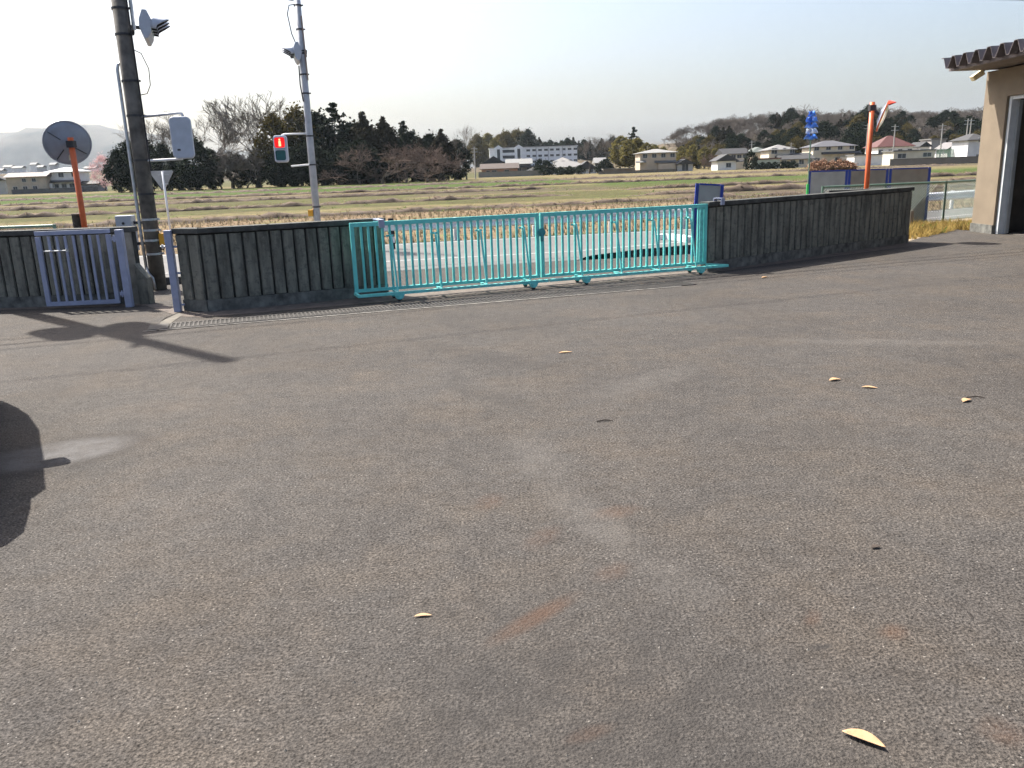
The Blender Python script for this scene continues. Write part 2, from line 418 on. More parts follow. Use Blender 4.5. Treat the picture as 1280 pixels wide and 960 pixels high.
# yard: asphalt sheet up to the near edge of the ditch, and on past its end to the grassy corner
yard = [(-60, -40), (60, -40), (60, 30), (16, 22.0), (13.5, 22.2), (11.0, 20.9), (8.75, 18.25), (4.6, 17.5), (3.8, 17.2), (1.4, 16.75), (-6.2, 15.0), (-9, 14.5), (-60, 7.8)]
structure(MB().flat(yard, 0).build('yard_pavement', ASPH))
rd = [(x, y) for x, y in NEAR] + [(x, y) for x, y in reversed(FAR)]
structure(MB().flat(rd, 0.0).build('road', ROADM))
# bridge over the ditch in front of the gate and the foot gate, with a flared end
flare = [(1.38, 16.76), (1.5, 17.0), (1.62, 17.4), (1.9, 17.8), (2.5, 18.2), (3.3, 18.75)]
br = [(-5.55, 15.15)] + flare + [(1.5, 17.9), (-5.55, 16.52)]
br = [(-5.55, 15.13), (1.38, 16.745), (1.5, 17.0), (1.62, 17.35), (1.85, 17.7), (2.3, 18.05), (2.9, 18.5), (1.5, 17.92), (-5.55, 16.54)]
o = MB().flat(br, .004).build('bridge_slab', ROADM); structure(o)
# gravelly strip between wall end, fence and garage
structure(MB().flat([(8.75, 18.25), (11.0, 20.9), (13.5, 22.2), (16, 22.0), (60, 30), (60, 52), (45, 43), (12, 23.9), (8, 21.2), (4.6, 19.45), (4.6, 17.5)], -.01).build('dirt_verge', mat('gravelly_dirt', (.27, .215, .15), .95, var=.4, scale=5, bmp=.6, bscale=30)))
# the ditch: floor and two side walls
mb = MB()
for (a, b), (c, d) in zip(DN, DN[1:]):
    mb.add([(a, b, 0), (c, d, 0), (c, d, -1.1), (a, b, -1.1)], [(0, 1, 2, 3)])
NE = [p for p in NEAR if p[0] <= 4.3] + [(4.6, 19.45)]
for (a, b), (c, d) in zip(NE, NE[1:]):
    mb.add([(a, b, 0), (c, d, 0), (c, d, -1.1), (a, b, -1.1)], [(3, 2, 1, 0)])
mb.add([(4.6, 17.5, 0), (4.6, 19.45, 0), (4.6, 19.45, -1.1), (4.6, 17.5, -1.1)], [(0, 1, 2, 3)])
mb.flat(DN + list(reversed(NE)), -1.1)
o = mb.build('ditch', DITCHM); structure(o)
# white kerb curving round the far side of the ditch mouth
kp = [G(820, 299.5), G(835, 299), G(850, 300.5), G(863, 303)]
kb = MB()
for a, b in zip(kp, kp[1:]): kb.bar(a + Vector((0, 0, .06)), b + Vector((0, 0, .06)), .2, .14)
o = kb.build('white_kerb', WHITEP); structure(o)
# thin white lines and seam on the road
def strip(name, pts, w, z, m):
    b = MB(); L = []; R_ = []
    for i, p in enumerate(pts):
        a = Vector(pts[max(i - 1, 0)]); c = Vector(pts[min(i + 1, len(pts) - 1)])
        d = (c - a).normalized(); n = Vector((-d.y, d.x)) * w / 2
        L.append((p[0] + n.x, p[1] + n.y)); R_.append((p[0] - n.x, p[1] - n.y))
    for i in range(len(pts) - 1): b.flat([R_[i], R_[i + 1], L[i + 1], L[i]], z)
    return b.build(name, m)
structure(strip('edge_line', [(x, y - .45) for x, y in FAR], .13, .005, LINE))
structure(strip('edge_line', [(x, y + .75) for x, y in NEAR], .12, .005, LINE))
structure(strip('road_seam', [(-5.5, 15.9), (1.6, 17.35)], .07, .008, mat('tar_seam', (.05, .05, .05), .8)))
structure(strip('road_seam', [(-5.5, 15.2), (1.4, 16.8)], .05, .008, bpy.data.materials['tar_seam']))

# gutter strip of dirty concrete along the wall and gate, with the grated drain
gut = [(-9, 12.62), (-5.5, 12.5), (-4.55, 11.35), (-4.2, 11.2), (-2.2, 11.9), (3.4, 14.05), (8.6, 17.4)]
b = MB()
up = [(-9, 12.82), (-5.5, 12.74), (-4.55, 11.9), (-4.2, 11.75), (-2.2, 12.62), (3.5, 14.5), (8.7, 18.0)]
for i in range(len(gut) - 1): b.flat([gut[i], gut[i + 1], up[i + 1], up[i]], .004)
structure(b.build('gutter_dirt', DIRT))
GA, GB = G(212, 408), G(862, 354)
gd = (GB - GA).normalized(); gn = Vector((gd.y, -gd.x, 0)); gl = (GB - GA).length
dr = thing('drain_grating', 'long narrow steel drain grating set along the foot of the gate and wall', 'drain', GA, math.atan2(gd.y, gd.x))
b = MB(); b.bar((0, -.19, .006), (gl, -.19, .006), .035, .012); b.bar((0, .19, .006), (gl, .19, .006), .035, .012)
b.box((-.13, 0, .006), (.24, .4, .012))
b.build('frame', mat('grating_frame', (.06, .055, .05), .8, .2, var=.3, scale=5), dr)
b = MB()
k = 0
while k * .055 < gl:
    b.box((k * .055 + .02, 0, .0085), (.022, .345, .01)); k += 1
stuff(b.build('slats', mat('grating_steel', (.04, .036, .033), .7, .3, var=.3, scale=4), dr))
b = MB(); b.flat([(0, -.17), (gl, -.17), (gl, .17), (0, .17)], .0055); b.build('pit', mat('drain_pit', (.018, .016, .014), .9), dr)
structure(strip('concrete_edging', [GA + gn * .245 - gd * .3, GA + gn * .245 + gd * 7.3],   .05, .006, mat('worn_concrete_edging', (.17, .16, .145), .9, var=.4, scale=6)))

# pale slab and joint where the drain ends at the foot gate gap
structure(MB().flat([G(*p).to_2d() for p in ((200, 403), (197.5, 413), (209, 412), (214, 404), (228, 394), (224, 391))], .005).build('drain_end_slab', mat('drain_end_concrete', (.11, .098, .08), .9, var=.3, scale=6, bmp=.3)))
structure(strip('pavement_joint', [G(*p).to_2d() for p in ((262, 389.5), (226, 390.5), (207, 397), (199, 403), (197, 413.5))], .03, .009, mat('joint_dark', (.03, .025, .02), .9)))

# ------------------------------------------------------------------ ribbed concrete walls
GROOVE = mat('groove_dark', (.03, .03, .026), .95, var=.5, scale=6)  # darker core colour showing between the ribs
RIBW = .146
def rib_mesh(h):
    mb = MB(); w = RIBW / 2; n = .012
    prof = [(-w, 0), (-w + n * .4, -.022), (-w + n, -.028), (w - n, -.028), (w - n * .4, -.022), (w, 0)]
    vs = [(x, y, 0) for x, y in prof] + [(x, y, h) for x, y in prof]; k = len(prof)
    mb.add(vs, [(i, i + 1, k + i + 1, k + i) for i in range(k - 1)] + [tuple(range(k)), tuple(reversed(range(k, 2 * k)))])
    return mb.mesh('panel', CONC)
RIBH = .90
RIB = rib_mesh(RIBH)
def ribbed_wall(label, pts, h=1.17, th=.13, ribs=True, skip=None):
    o0 = Vector((*pts[0], 0)); t = thing('concrete_wall', label, 'wall', o0)
    P = [Vector((*p, 0)) - o0 for p in pts]
    for a, c in zip(P, P[1:]):
        d = (c - a).normalized(); n = Vector((d.y, -d.x, 0)); L = (c - a).length; ang = math.atan2(d.y, d.x)
        mid = (a + c) / 2 - n * th / 2
        MB().box((0, 0, (h - .08) / 2), (L, th, h - .08)).build('core', GROOVE, t, mid, ang)
        MB().box((0, 0, .085), (L + .003, .026, .17)).build('plinth', CONC_DK, t, (a + c) / 2 + n * .011, ang)
        MB().box((0, 0, 0), (L + .05, th + .09, .075)).build('cap', CAP, t, mid + n * .004 + Vector((0, 0, h - .037)), ang, bevel=.008)
        if ribs:
            k = int(L / (RIBW + .022)); s = L / k
            for i in range(k):
                q = place(RIB, 'panel', t, a + d * (s * (i + .5)) + n * (.001 + random.uniform(-.003, .003)) + Vector((0, 0, .175 + random.uniform(-.004, .004))), ang + random.uniform(-.012, .012))
                q.scale = (random.uniform(.975, 1.0) * s / (RIBW + .022), 1, 1)
    return t
WL = ribbed_wall('dark ribbed concrete wall behind the small grey foot gate', [(-13.5, 12.95), (-7.9, 12.80), (-5.66, 12.74)])
WM = ribbed_wall('dark ribbed concrete wall between the foot gate gap and the turquoise gate', [(-4.66, 11.86), (-4.27, 11.70), (-3.4, 12.06), (-1.86, 12.77)])
WR = ribbed_wall('long dark ribbed concrete wall running from the turquoise gate towards the garage', [(3.42, 14.30), (4.5, 15.06), (6.1, 16.18), (8.64, 18.02)])
ribbed_wall('short concrete wall meeting the long wall at a sharp corner, orange mirror post behind it', [(7.0, 18.32), (8.6, 18.16)], h=1.15, ribs=False)
# low stub at the foot gate gap, end pillar face
MB().prism([(0, 0), (.16, 0), (.16, .40), (.12, .45), (0, .62)], -.06, .12).build('wing', CONC, WL, Vector((-5.65, 12.70, 0)) - WL.location)
MB().box((0, 0, .545), (.16, .035, 1.09)).build('end_face', mat('paler_weathered_concrete', (.22, .205, .17), .92, var=.5, scale=5, bmp=.4), WL, Vector((-5.745, 12.72, 0)) - WL.location)
def bracket(parent, p, ang, back=.09):
    b = MB(); b.box((0, -.08, 0), (.085, .015, .105)).box((0, (back - .09) / 2, .058), (.085, .09 + back, .012)).box((0, back - .005, .02), (.085, .015, .07))
    b.build('guide_bracket', LAV, parent, Vector(p) - parent.location, ang)
bracket(WR, (3.62, 14.36, 1.165), .6)

# ------------------------------------------------------------------ sliding gate, two leaves
P0, P1 = Vector((-2.27, 12.2, 0)), Vector((3.40, 14.30, 0))
gdir = (P1 - P0).normalized(); gang = math.atan2(gdir.y, gdir.x); GL = (P1 - P0).length
def gate_t(px):                        # distance along the gate line
    d = ray(px, 300); k = (P0.x * d.y - P0.y * d.x) / (d.x * gdir.y - d.y * gdir.x)
    return max(0, min(GL, k))
BARM = MB().box((0, 0, 0), (.033, .03, .97)).mesh('bar', TURQ)
def gate_leaf(label, t0, t1, braces, castx, tail):
    t = thing('gate_leaf', label, 'gate', P0 + gdir * t0, gang, 'turquoise sliding gate leaves')
    L = t1 - t0; H = 1.14; DEP = -.34
    MB().bar((0, 0, H - .03), (L, 0, H - .03), .055, .06).build('top_rail', TURQ, t)
    MB().bar((0, 0, .15), (L, 0, .15), .05, .045).build('bottom_rail', TURQ, t)
    for x in (.028, L - .028):
        MB().box((x, 0, .625), (.055, .052, .96)).build('stile', TURQ, t)
    n = 27
    for i in range(1, n):
        place(BARM, 'bar', t, (.055 + (L - .11) * i / n, 0, .64))
    x0, x1 = (-.02, L) if tail == 0 else (0, L + tail)
    MB().bar((x0, DEP, .118), (x1, DEP, .118), .045, .04).build('front_rail', TURQ2, t)
    if tail:
        MB().bar((L + .004, 0, .118), (x1 - .02, DEP + .03, .118), .04, .038).build('end_tie', TURQ2, t)
    else:
        MB().bar((0, -.026, .118), (0, DEP + .022, .118), .04, .038).build('end_tie', TURQ2, t)
    for bx in braces:
        MB().bar((bx, -.026, .125), (bx, DEP + .022, .125), .035, .025).build('cross_tie', TURQ2, t)
        MB().tube([(bx, -.015, .93), (bx, -.10, .93), (bx, -.13, .90), (bx, DEP + .02, .15)], .016, 6).build('brace', TURQ, t)
        MB().bar((bx - .055, -.028, .93), (bx + .055, -.028, .93), .012, .03).build('brace_plate', TURQ2, t)
    for cx in castx:
        for cy in (0, DEP):
            c = MB().prism([(-.075, .10), (.075, .10), (.05, .045), (.02, .03), (-.02, .03), (-.05, .045)], cy - .03, cy + .03).build('caster', TURQ2, t, (cx, 0, 0))
            MB().tube([(0, cy - .012, .034), (0, cy + .012, .034)], .033, 12).build('wheel', RUBBER, c)
    return t
tm = gate_t(674.5)
lf = gate_leaf('turquoise barred gate leaf beside the wall with the grey-blue bracket, left of the latch', 0, tm - .012,
               [gate_t(p) for p in (487, 542, 598, 652)], [gate_t(488), gate_t(655)], 0)
rf = gate_leaf('turquoise barred gate leaf whose base frame juts out past the long wall', tm + .012, GL,
               [gate_t(p) - tm for p in (716, 765, 812, 857)], [gate_t(720) - tm, gate_t(862) - tm], .22)
# latch on the meeting stiles, solid end plate of the right leaf
lt = MB(); lt.tube([(0, -.03, .84), (0, -.05, .84)], .065, 14); lt.box((.0, -.045, .76), (.04, .03, .12))
lt.build('latch', mat('dark_turquoise_latch', (.03, .22, .24), .5), rf, (.01, 0, 0))
b = MB().box((GL - tm - .11, .004, .64), (.07, .02, .95)); b.build('end_plate', TURQ2, rf)

q_ = P0 + gdir * gate_t(477); bracket(WM, (q_.x, q_.y, 1.105), gang, .34)

# ------------------------------------------------------------------ foot gate
fa, fb = Vector((-6.97, 12.47, 0)), Vector((-5.90, 12.55, 0))
fd = (fb - fa).normalized(); fl = (fb - fa).length
pg = thing('foot_gate', 'small grey barred foot gate swung open flat against the wall', 'gate', fa, math.atan2(fd.y, fd.x))
Hh = 1.16
MB().bar((0, 0, Hh - .03), (fl, 0, Hh - .03), .04, .06).build('top_rail', LAV, pg)
MB().bar((0, 0, .08), (fl, 0, .08), .04, .06).build('bottom_rail', LAV, pg)
for x in (.032, fl - .032): MB().box((x, 0, .58), (.065, .042, 1.0)).build('stile', LAV, pg)
FB = MB().box((0, 0, 0), (.034, .022, .99)).mesh('bar', LAV)
for i in range(7): place(FB, 'bar', pg, (.065 + (fl - .13) * (i + 1) / 8, 0, .585))
MB().tube([(.1, -.04, .87), (.42, -.04, .87)], .011, 6).box((.44, -.04, .875), (.03, .03, .04)).build('latch_rod', STEEL, pg)
gp = thing('gate_post', 'square grey-blue steel post carrying the hinges of the open foot gate', 'post', (-5.72, 12.46, 0), .05)
MB().box((0, 0, .575), (.10, .10, 1.15)).build('shaft', LAV, gp, bevel=.006)
for z in (.2, 1.02): MB().box((-.09, .03, z), (.09, .025, .05)).tube([(-.1, .03, z - .05), (-.1, .03, z + .05)], .014, 8).build('hinge', LAV, gp)
gp = thing('gate_post', 'square grey-blue latch post at the end of the wall across the foot gate gap', 'post', (-4.74, 11.80, 0), .05)
MB().box((0, 0, .575), (.095, .095, 1.15)).build('shaft', LAV, gp, bevel=.006)
for z in (.1, .55, .92): MB().box((.07, 0, z), (.06, .02, .03)).build('lug', LAV, gp)
MB().tube([(-.05, 0, .93), (-.13, .01, .93)], .012, 6).box((-.1, .01, .93), (.02, .05, .05)).build('catch', STEEL, gp)

# ------------------------------------------------------------------ traffic lights and poles
def clamp(z, r, parent, m=STEEL, ex=.05):
    b = MB(); b.tube([(0, 0, z - .018), (0, 0, z + .018)], r + .008, 14); b.box((r + .02, 0, z), (ex, .03, .03)); b.build('band', m, parent)
p1 = thing('signal_pole', 'dark concrete signal pole with silver conduit and grey control box behind the foot gate gap', 'pole', (-6.07, 14.42, 0))
MB().tube([(0, 0, -.1), (0, 0, 2.5), (0, 0, 5.3)], [.128, .122, .114], 16).build('shaft', POLEC, p1, smooth=True)
for z in (.62, .85, 1.02, 1.20, 1.62, 2.17, 2.88, 3.42, 4.13, 4.52): clamp(z, .124, p1, DKMET if z > 1.5 else STEEL)
MB().tube([(-.15, -.05, .35), (-.16, -.05, 1), (-.16, -.05, 3.6), (-.15, -.03, 3.68), (-.1, 0, 3.7)], .028, 8).build('conduit', STEEL, p1, smooth=True)
MB().tube([(-.14, -.06, .4), (-.1, -.1, .3), (-.02, -.14, .22), (.0, -.15, .02)], .02, 6).build('conduit', STEEL, p1, smooth=True)
MB().tube([(.13, -.04, 5.2), (.14, -.04, 4.6), (.15, -.04, 3.0), (.15, -.03, 2.0)], .014, 6).build('cable', RUBBER, p1)
MB().tube([(.12, 0, 3.9), (.24, 0, 3.84), (.33, 0, 3.6), (.32, 0, 3.35), (.25, 0, 3.22), (.12, 0, 3.2)], .008, 6).build('cable_loop', RUBBER, p1)
MB().tube([(.17, .03, 5.3), (.17, .03, 4.2)], .03, 8).build('riser_pipe', STEEL, p1)
cb = MB().box((0, 0, 0), (.27, .2, .6)).build('control_box', mat('grey_box_paint', (.38, .4, .44), .5, var=.1), p1, (-.42, .02, .98), bevel=.012)
MB().tube([(0, -.10, .17), (0, -.112, .17)], .022, 10).build('lock', DKMET, cb)
MB().bar((-.28, .02, 1.15), (-.12, .02, 1.15), .05, .05).bar((-.28, .02, .8), (-.12, .02, .8), .05, .05).build('box_bracket', DKMET, p1)
MB().box((0, 0, 0), (.15, .13, .2)).build('push_button_box', YELLOW, p1, (.2, .02, .86), bevel=.012)
MB().tube([(.2, 0, .76), (.17, 0, .68), (.12, 0, .7)], .012, 6).build('button_cable', RUBBER, p1)
MB().tube([(.1, -.02, 2.86), (.72, -.02, 2.90), (.78, -.02, 2.89), (.80, -.02, 2.82)], .022, 8).build('arm', STEEL_P, p1, smooth=True)
MB().tube([(.1, -.02, 2.16), (.7, -.02, 2.17)], .02, 8).build('arm', WHITEP, p1)

def vehicle_signal(label, loc, rz, tilt=0):
    # local +x is the way the lenses face, three lenses in a row along y
    t = thing('traffic_light', label, 'traffic light', loc, rz)
    if tilt: t.rotation_euler = (0, tilt, rz)
    t.scale = (.82, .82, .82)
    hs = MB(); prof = [(-.16, .08), (-.10, .26), (-.02, .26), (.05, .12), (.05, -.14), (-.01, -.26), (-.07, -.26), (-.16, -.06)]
    n = len(prof)
    vs = [(x, -.55, z) for x, z in prof] + [(x, .55, z) for x, z in prof]
    hs.add(vs, [tuple(range(n)), tuple(reversed(range(n, 2 * n)))] + [((i + 1) % n, i, n + i, n + (i + 1) % n) for i in range(n)])
    hs.build('housing', SIGW, t, bevel=.012)
    for k, y in enumerate((-.36, 0, .36)):
        h = MB(); N = 16; inn = []; out = []
        for s in range(7):
            u = s / 6
            for j in range(N + 1):
                a = math.radians(-25 + 230 * j / N)
                # the hood is long on top and cut back in a curve below
                reach = .05 + .33 * u * (.3 + .7 * max(0, math.sin(a)))
                rr = .165 - .012 * u
                inn.append((reach, y + rr * math.cos(a), rr * math.sin(a) - .012 * u + .01))
        h.add(inn, [(s * (N + 1) + j, s * (N + 1) + j + 1, (s + 1) * (N + 1) + j + 1, (s + 1) * (N + 1) + j) for s in range(6) for j in range(N)])
        o = h.build('hood', [SIGW, RUBBER], t, smooth=True)
        sm = o.modifiers.new('thick', 'SOLIDIFY'); sm.thickness = .012; sm.offset = -1; sm.material_offset = 1; sm.use_rim_only = False
        MB().lathe([(0.0001, .075), (.09, .07), (.15, .05)], 18, M=Matrix.Translation((0, y, .01)) @ Matrix.Rotation(math.pi / 2, 4, 'Y')).build('lens', LENS_OFF, t, smooth=True)
    MB().bar((-.16, 0, .0), (-.34, 0, .0), .06, .06).bar((-.30, 0, .1), (-.30, 0, -.12), .05, .04).build('mount', DKMET, t)
    return t
vehicle_signal('three-lens traffic light seen end-on high on the dark concrete pole', (-5.72, 14.62, 4.24), .34, .08)
vehicle_signal('three-lens traffic light seen end-on high on the slim grey steel pole', (-5.08, 22.0, 4.78), math.pi + .26, .08)

def walker_signal(label, loc, rz, lit):
    t = thing('pedestrian_signal', label, 'pedestrian signal', loc, rz)      # faces local -y
    def rr(w, h, r, n=5):
        pts = []
        for cx, cz, a0 in ((w / 2 - r, h / 2 - r, 0), (-w / 2 + r, h / 2 - r, 90), (-w / 2 + r, -h / 2 + r, 180), (w / 2 - r, -h / 2 + r, 270)):
            for i in range(n + 1):
                a = math.radians(a0 + 90 * i / n); pts.append((cx + r * math.cos(a), cz + r * math.sin(a)))
        return pts
    MB().prism(list(reversed(rr(.33, .66, .07))), -.09, .09).build('housing', SIGW, t, bevel=.02)
    for k, z in enumerate((.155, -.155)):
        f = MB(); A = rr(.30, .29, .06); B = rr(.26, .25, .05); n = len(A)
        f.add([(x, -.085, zz + z) for x, zz in A] + [(x, -.135, zz + z) for x, zz in A] + [(x, -.135, zz + z) for x, zz in B] + [(x, -.10, zz + z) for x, zz in B],
              [(i, (i + 1) % n, n + (i + 1) % n, n + i) for i in range(n)] + [(n + i, n + (i + 1) % n, 2 * n + (i + 1) % n, 2 * n + i) for i in range(n)] + [(2 * n + i, 2 * n + (i + 1) % n, 3 * n + (i + 1) % n, 3 * n + i) for i in range(n)])
        f.build('bezel', SIGW if k == 0 else SIGW, t)
        pl = MB().prism(list(reversed(rr(.265, .255, .05))), -.104, -.095).build('lens', (LENS_RED if k == 0 else LENS_OFF) if lit else LENS_OFF, t, (0, 0, z))
        if lit and k == 0:
            g = MB(); g.prism([(-.03, -.09), (.03, -.09), (.028, .035), (.0, .045), (-.028, .035)], -.108, -.105); g.lathe([(.0001, 0), (.024, 0)], 12, M=Matrix.Translation((0, -.107, .072)) @ Matrix.Rotation(math.pi / 2, 4, 'X'))
            g.build('standing_figure', FIG_LIT, pl)
    MB().box((.06, .0915, -.19), (.05, .003, .03)).build('plate', DKMET, t)
    return t
walker_signal('pedestrian signal seen from the back, pale grey, hung beside the dark concrete pole', (-5.29, 14.28, 2.50), math.pi + .25, False)
walker_signal('pedestrian signal with its red standing figure lit, hung on the slim steel pole', (-5.66, 21.95, 2.52), .06, True)

p2 = thing('signal_pole', 'slim grey steel signal pole across the road holding the lit pedestrian signal', 'pole', (-4.94, 22.1, -.05))
MB().tube([(0, 0, 0), (0, 0, 3), (0, 0, 6.6)], [.095, .088, .078], 14).build('shaft', STEEL_P, p2, smooth=True)
for z in (1.1, 2.16, 2.87, 3.9, 4.35, 4.9, 5.4, 5.95): clamp(z, .088, p2, DKMET)
MB().tube([(-.06, -.08, 3.7), (-.1, -.08, 4.1), (-.09, -.08, 4.55)], .018, 6).build('cable', DKMET, p2)
MB().tube([(-.06, -.06, 4.9), (-.2, -.06, 5.3), (-.26, -.06, 5.75), (-.2, -.06, 5.95), (-.05, 0, 5.98)], .014, 6).build('cable_loop', DKMET, p2)
MB().tube([(-.05, 0, 6.05), (-.5, 0, 6.15), (-1.0, -.05, 6.3), (-1.4, -.05, 6.6)], .012, 6).build('cable_loop', DKMET, p2)
MB().tube([(.08, -.06, 5.7), (.1, -.06, 4.2)], .02, 6).build('riser_pipe', mat('rusty_pipe', (.3, .23, .18), .7), p2)
MB().tube([(-.06, -.04, 3.35), (-.12, -.04, 3.1), (-.12, -.04, 2.95)], .014, 6).build('cable', DKMET, p2)
MB().tube([(0, -.05, 2.93), (-.62, -.1, 2.93), (-.68, -.1, 2.91), (-.70, -.1, 2.84)], .022, 8).build('arm', WHITEP, p2, smooth=True)
MB().tube([(0, -.05, 2.17), (-.52, -.1, 2.14)], .022, 8).build('arm', WHITEP, p2)
MB().box((0, 0, 0), (.12, .1, .16)).build('push_button_box', YELLOW, p2, (-.14, -.05, .95))
# give-way style sign from the back, on a white post
sg = thing('road_sign', 'triangular road sign seen from the back on a thin white post', 'sign', (XD(204.5, 226, 24).x, 24.0, -.02))
MB().tube([(0, 0, -.1), (0, 0, 2.12)], .03, 10).build('post', WHITEP, sg, smooth=True)
MB().prism([(-.33, 2.1), (-.30, 2.14), (.30, 2.14), (.33, 2.1), (.03, 1.62), (-.03, 1.62)], -.06, -.045).build('plate', mat('sign_back', (.36, .37, .38), .5, .2, var=.12), sg, (-.05, .1, 0))
MB().box((0, .035, 2.03), (.3, .02, .03)).build('bracket', STEEL, sg)
MB().box((0, .035, 1.78), (.2, .02, .03)).build('bracket', STEEL, sg)

# ------------------------------------------------------------------ road mirrors
def mirror(label, base, top, r, rz, tilt, out, hood, group=None, h=None):
    t = thing('road_mirror', label, 'road mirror', base)
    MB().tube([(0, 0, -.1), (0, 0, h)], .052, 14).build('post', ORANGE, t, smooth=True)
    # dish: local z is the way the mirror faces
    R_ = Matrix.Rotation(rz, 4, 'Z') @ Matrix.Rotation(tilt, 4, 'X')
    Mx = Matrix.Translation(out) @ R_
    MB().lathe([(.0001, -.085), (.12, -.082), (.16, -.06), (r * .8, -.035), (r, -.01), (r, .01)], 36, M=Mx).build('back_dish', MIRBACK, t, smooth=True)
    MB().lathe([(.0001, .06), (r * .5, .045), (r * .95, .004)], 36, M=Mx).build('mirror_face', CHROME, t, smooth=True)
    MB().lathe([(r - .02, .014), (r + .012, .012), (r + .012, -.016), (r - .02, -.018)], 36, M=Mx).build('rim', ORANGE if hood else MIRBACK, t)
    if hood:
        hb = MB(); N = 14; vs = []
        for k in range(N + 1):
            a = math.radians(48 + 84 * k / N)
            for hh in (0, .12 * math.sin(math.pi * k / N) + .02):
                vs.append(Mx @ Vector(((r + .02) * math.cos(a), (r + .02) * math.sin(a), hh)))
        hb.add(vs, [(2 * i, 2 * i + 2, 2 * i + 3, 2 * i + 1) for i in range(N)])
        o = hb.build('hood', ORANGE2, t); s_ = o.modifiers.new('thick', 'SOLIDIFY'); s_.thickness = .012
    arm_e = Vector(out) - (R_ @ Vector((0, 0, 1))) * .09
    MB().bar((0, 0, h - .12), arm_e, .06, .06).box((0, 0, h - .12), (.13, .13, .12)).build('bracket', DKMET, t)
    if not hood:
        for a in (35, 80, 125, 215):
            q = Matrix.Rotation(math.radians(a), 4, 'Z')
            MB().bar(Mx @ q @ Vector((.13, 0, -.078)), Mx @ q @ Vector((r * .93, 0, -.03)), .014, .012).build('dish_rib', DKMET, t)
        MB().box((0, 0, 0), (.07, .012, .12)).build('sticker', mat('sticker_paper', (.6, .56, .4), .8), t, Mx @ Vector((.02, r * .62, -.065)))
    return t
mirror('round convex road mirror seen from the back on an orange post', (-7.98, 16.0, 0), 0, .40, math.radians(28), math.radians(-72), Vector((-.17, .2, 2.58)), False, h=2.66)
mirror('convex road mirror with a red hood on an orange post behind the corner walls', (7.98, 18.75, 0), 0, .32, math.radians(63.7), math.radians(109), Vector((.24, -.02, 2.66)), True, h=2.96)
MB_ = MB().tube([(0, 0, -.2), (.01, 0, 1.28)], .115, 12).build('wooden_stake', mat('old_dark_wood', (.06, .048, .035), .95, var=.5, scale=8), loc=(-8.13, 16.1, 0))
tag(MB_, 'short thick dark wooden stake beside the orange mirror post', 'stake')

# ------------------------------------------------------------------ guardrail, marker post, fences, boards
def poly_at(P, off, step):
    out = []; pts = [Vector((*p, 0)) for p in P]
    for a, b in zip(pts, pts[1:]):
        d = (b - a); n = Vector((-d.y, d.x, 0)).normalized() * off; k = max(1, int(d.length / step))
        for i in range(k): out.append(a + d * i / k + n)
    out.append(pts[-1] + n); return out
gr = thing('guardrail', 'pale steel guardrail along the far side of the road', 'guardrail', (-3.6, 22.75, 0))
gpts = poly_at([(-3.6, 22.75), (5.2, 24.5), (10, 26.5), (15.6, 29.4), (38, 42.8)], 0, 2.0)
prof = [(0, .30), (-.03, .325), (-.07, .335), (-.075, .385), (-.03, .41), (0, .44), (-.03, .47), (-.075, .495), (-.07, .545), (-.03, .555), (0, .58)]
n = len(prof)
BOLT = MB().lathe([(.018, 0), (.018, .012), (.0001, .014)], 8).mesh('bolt', DKMET)
for a, b in zip(gpts, gpts[1:]):
    d = (b - a).normalized(); nn = Vector((-d.y, d.x, 0)); B_ = MB()
    vs = [a + nn * y + Vector((0, 0, z)) - gr.location for y, z in prof] + [b + d * .05 + nn * (y - .004) + Vector((0, 0, z)) - gr.location for y, z in prof]
    B_.add(vs, [(i, i + 1, n + i + 1, n + i) for i in range(n - 1)])
    o = B_.build('beam', RAILW, gr); s_ = o.modifiers.new('thick', 'SOLIDIFY'); s_.thickness = .006
    MB().tube([(0, 0, -.4), (0, 0, .60)], .06, 10).build('post', RAILW, gr, a + nn * .075 - gr.location)
end = MB()
for (x, z) in ((.08, .36), (.16, .36), (.24, .36), (.08, .52), (.16, .52), (.24, .52), (.12, .44), (.2, .44)):
    end.tube([(x, -.085, z), (x, -.10, z)], .014, 6)
stuff(end.build('bolts', DKMET, gr))
mk = thing('marker_post', 'short black and white striped marker post at the end of the guardrail', 'marker post', (*G(491, 311).to_2d(), 0))
for k in range(5): MB().box((0, 0, .075 + k * .15), (.13, .05, .149)).build('band', RUBBER if k % 2 == 0 else WHITEP, mk)

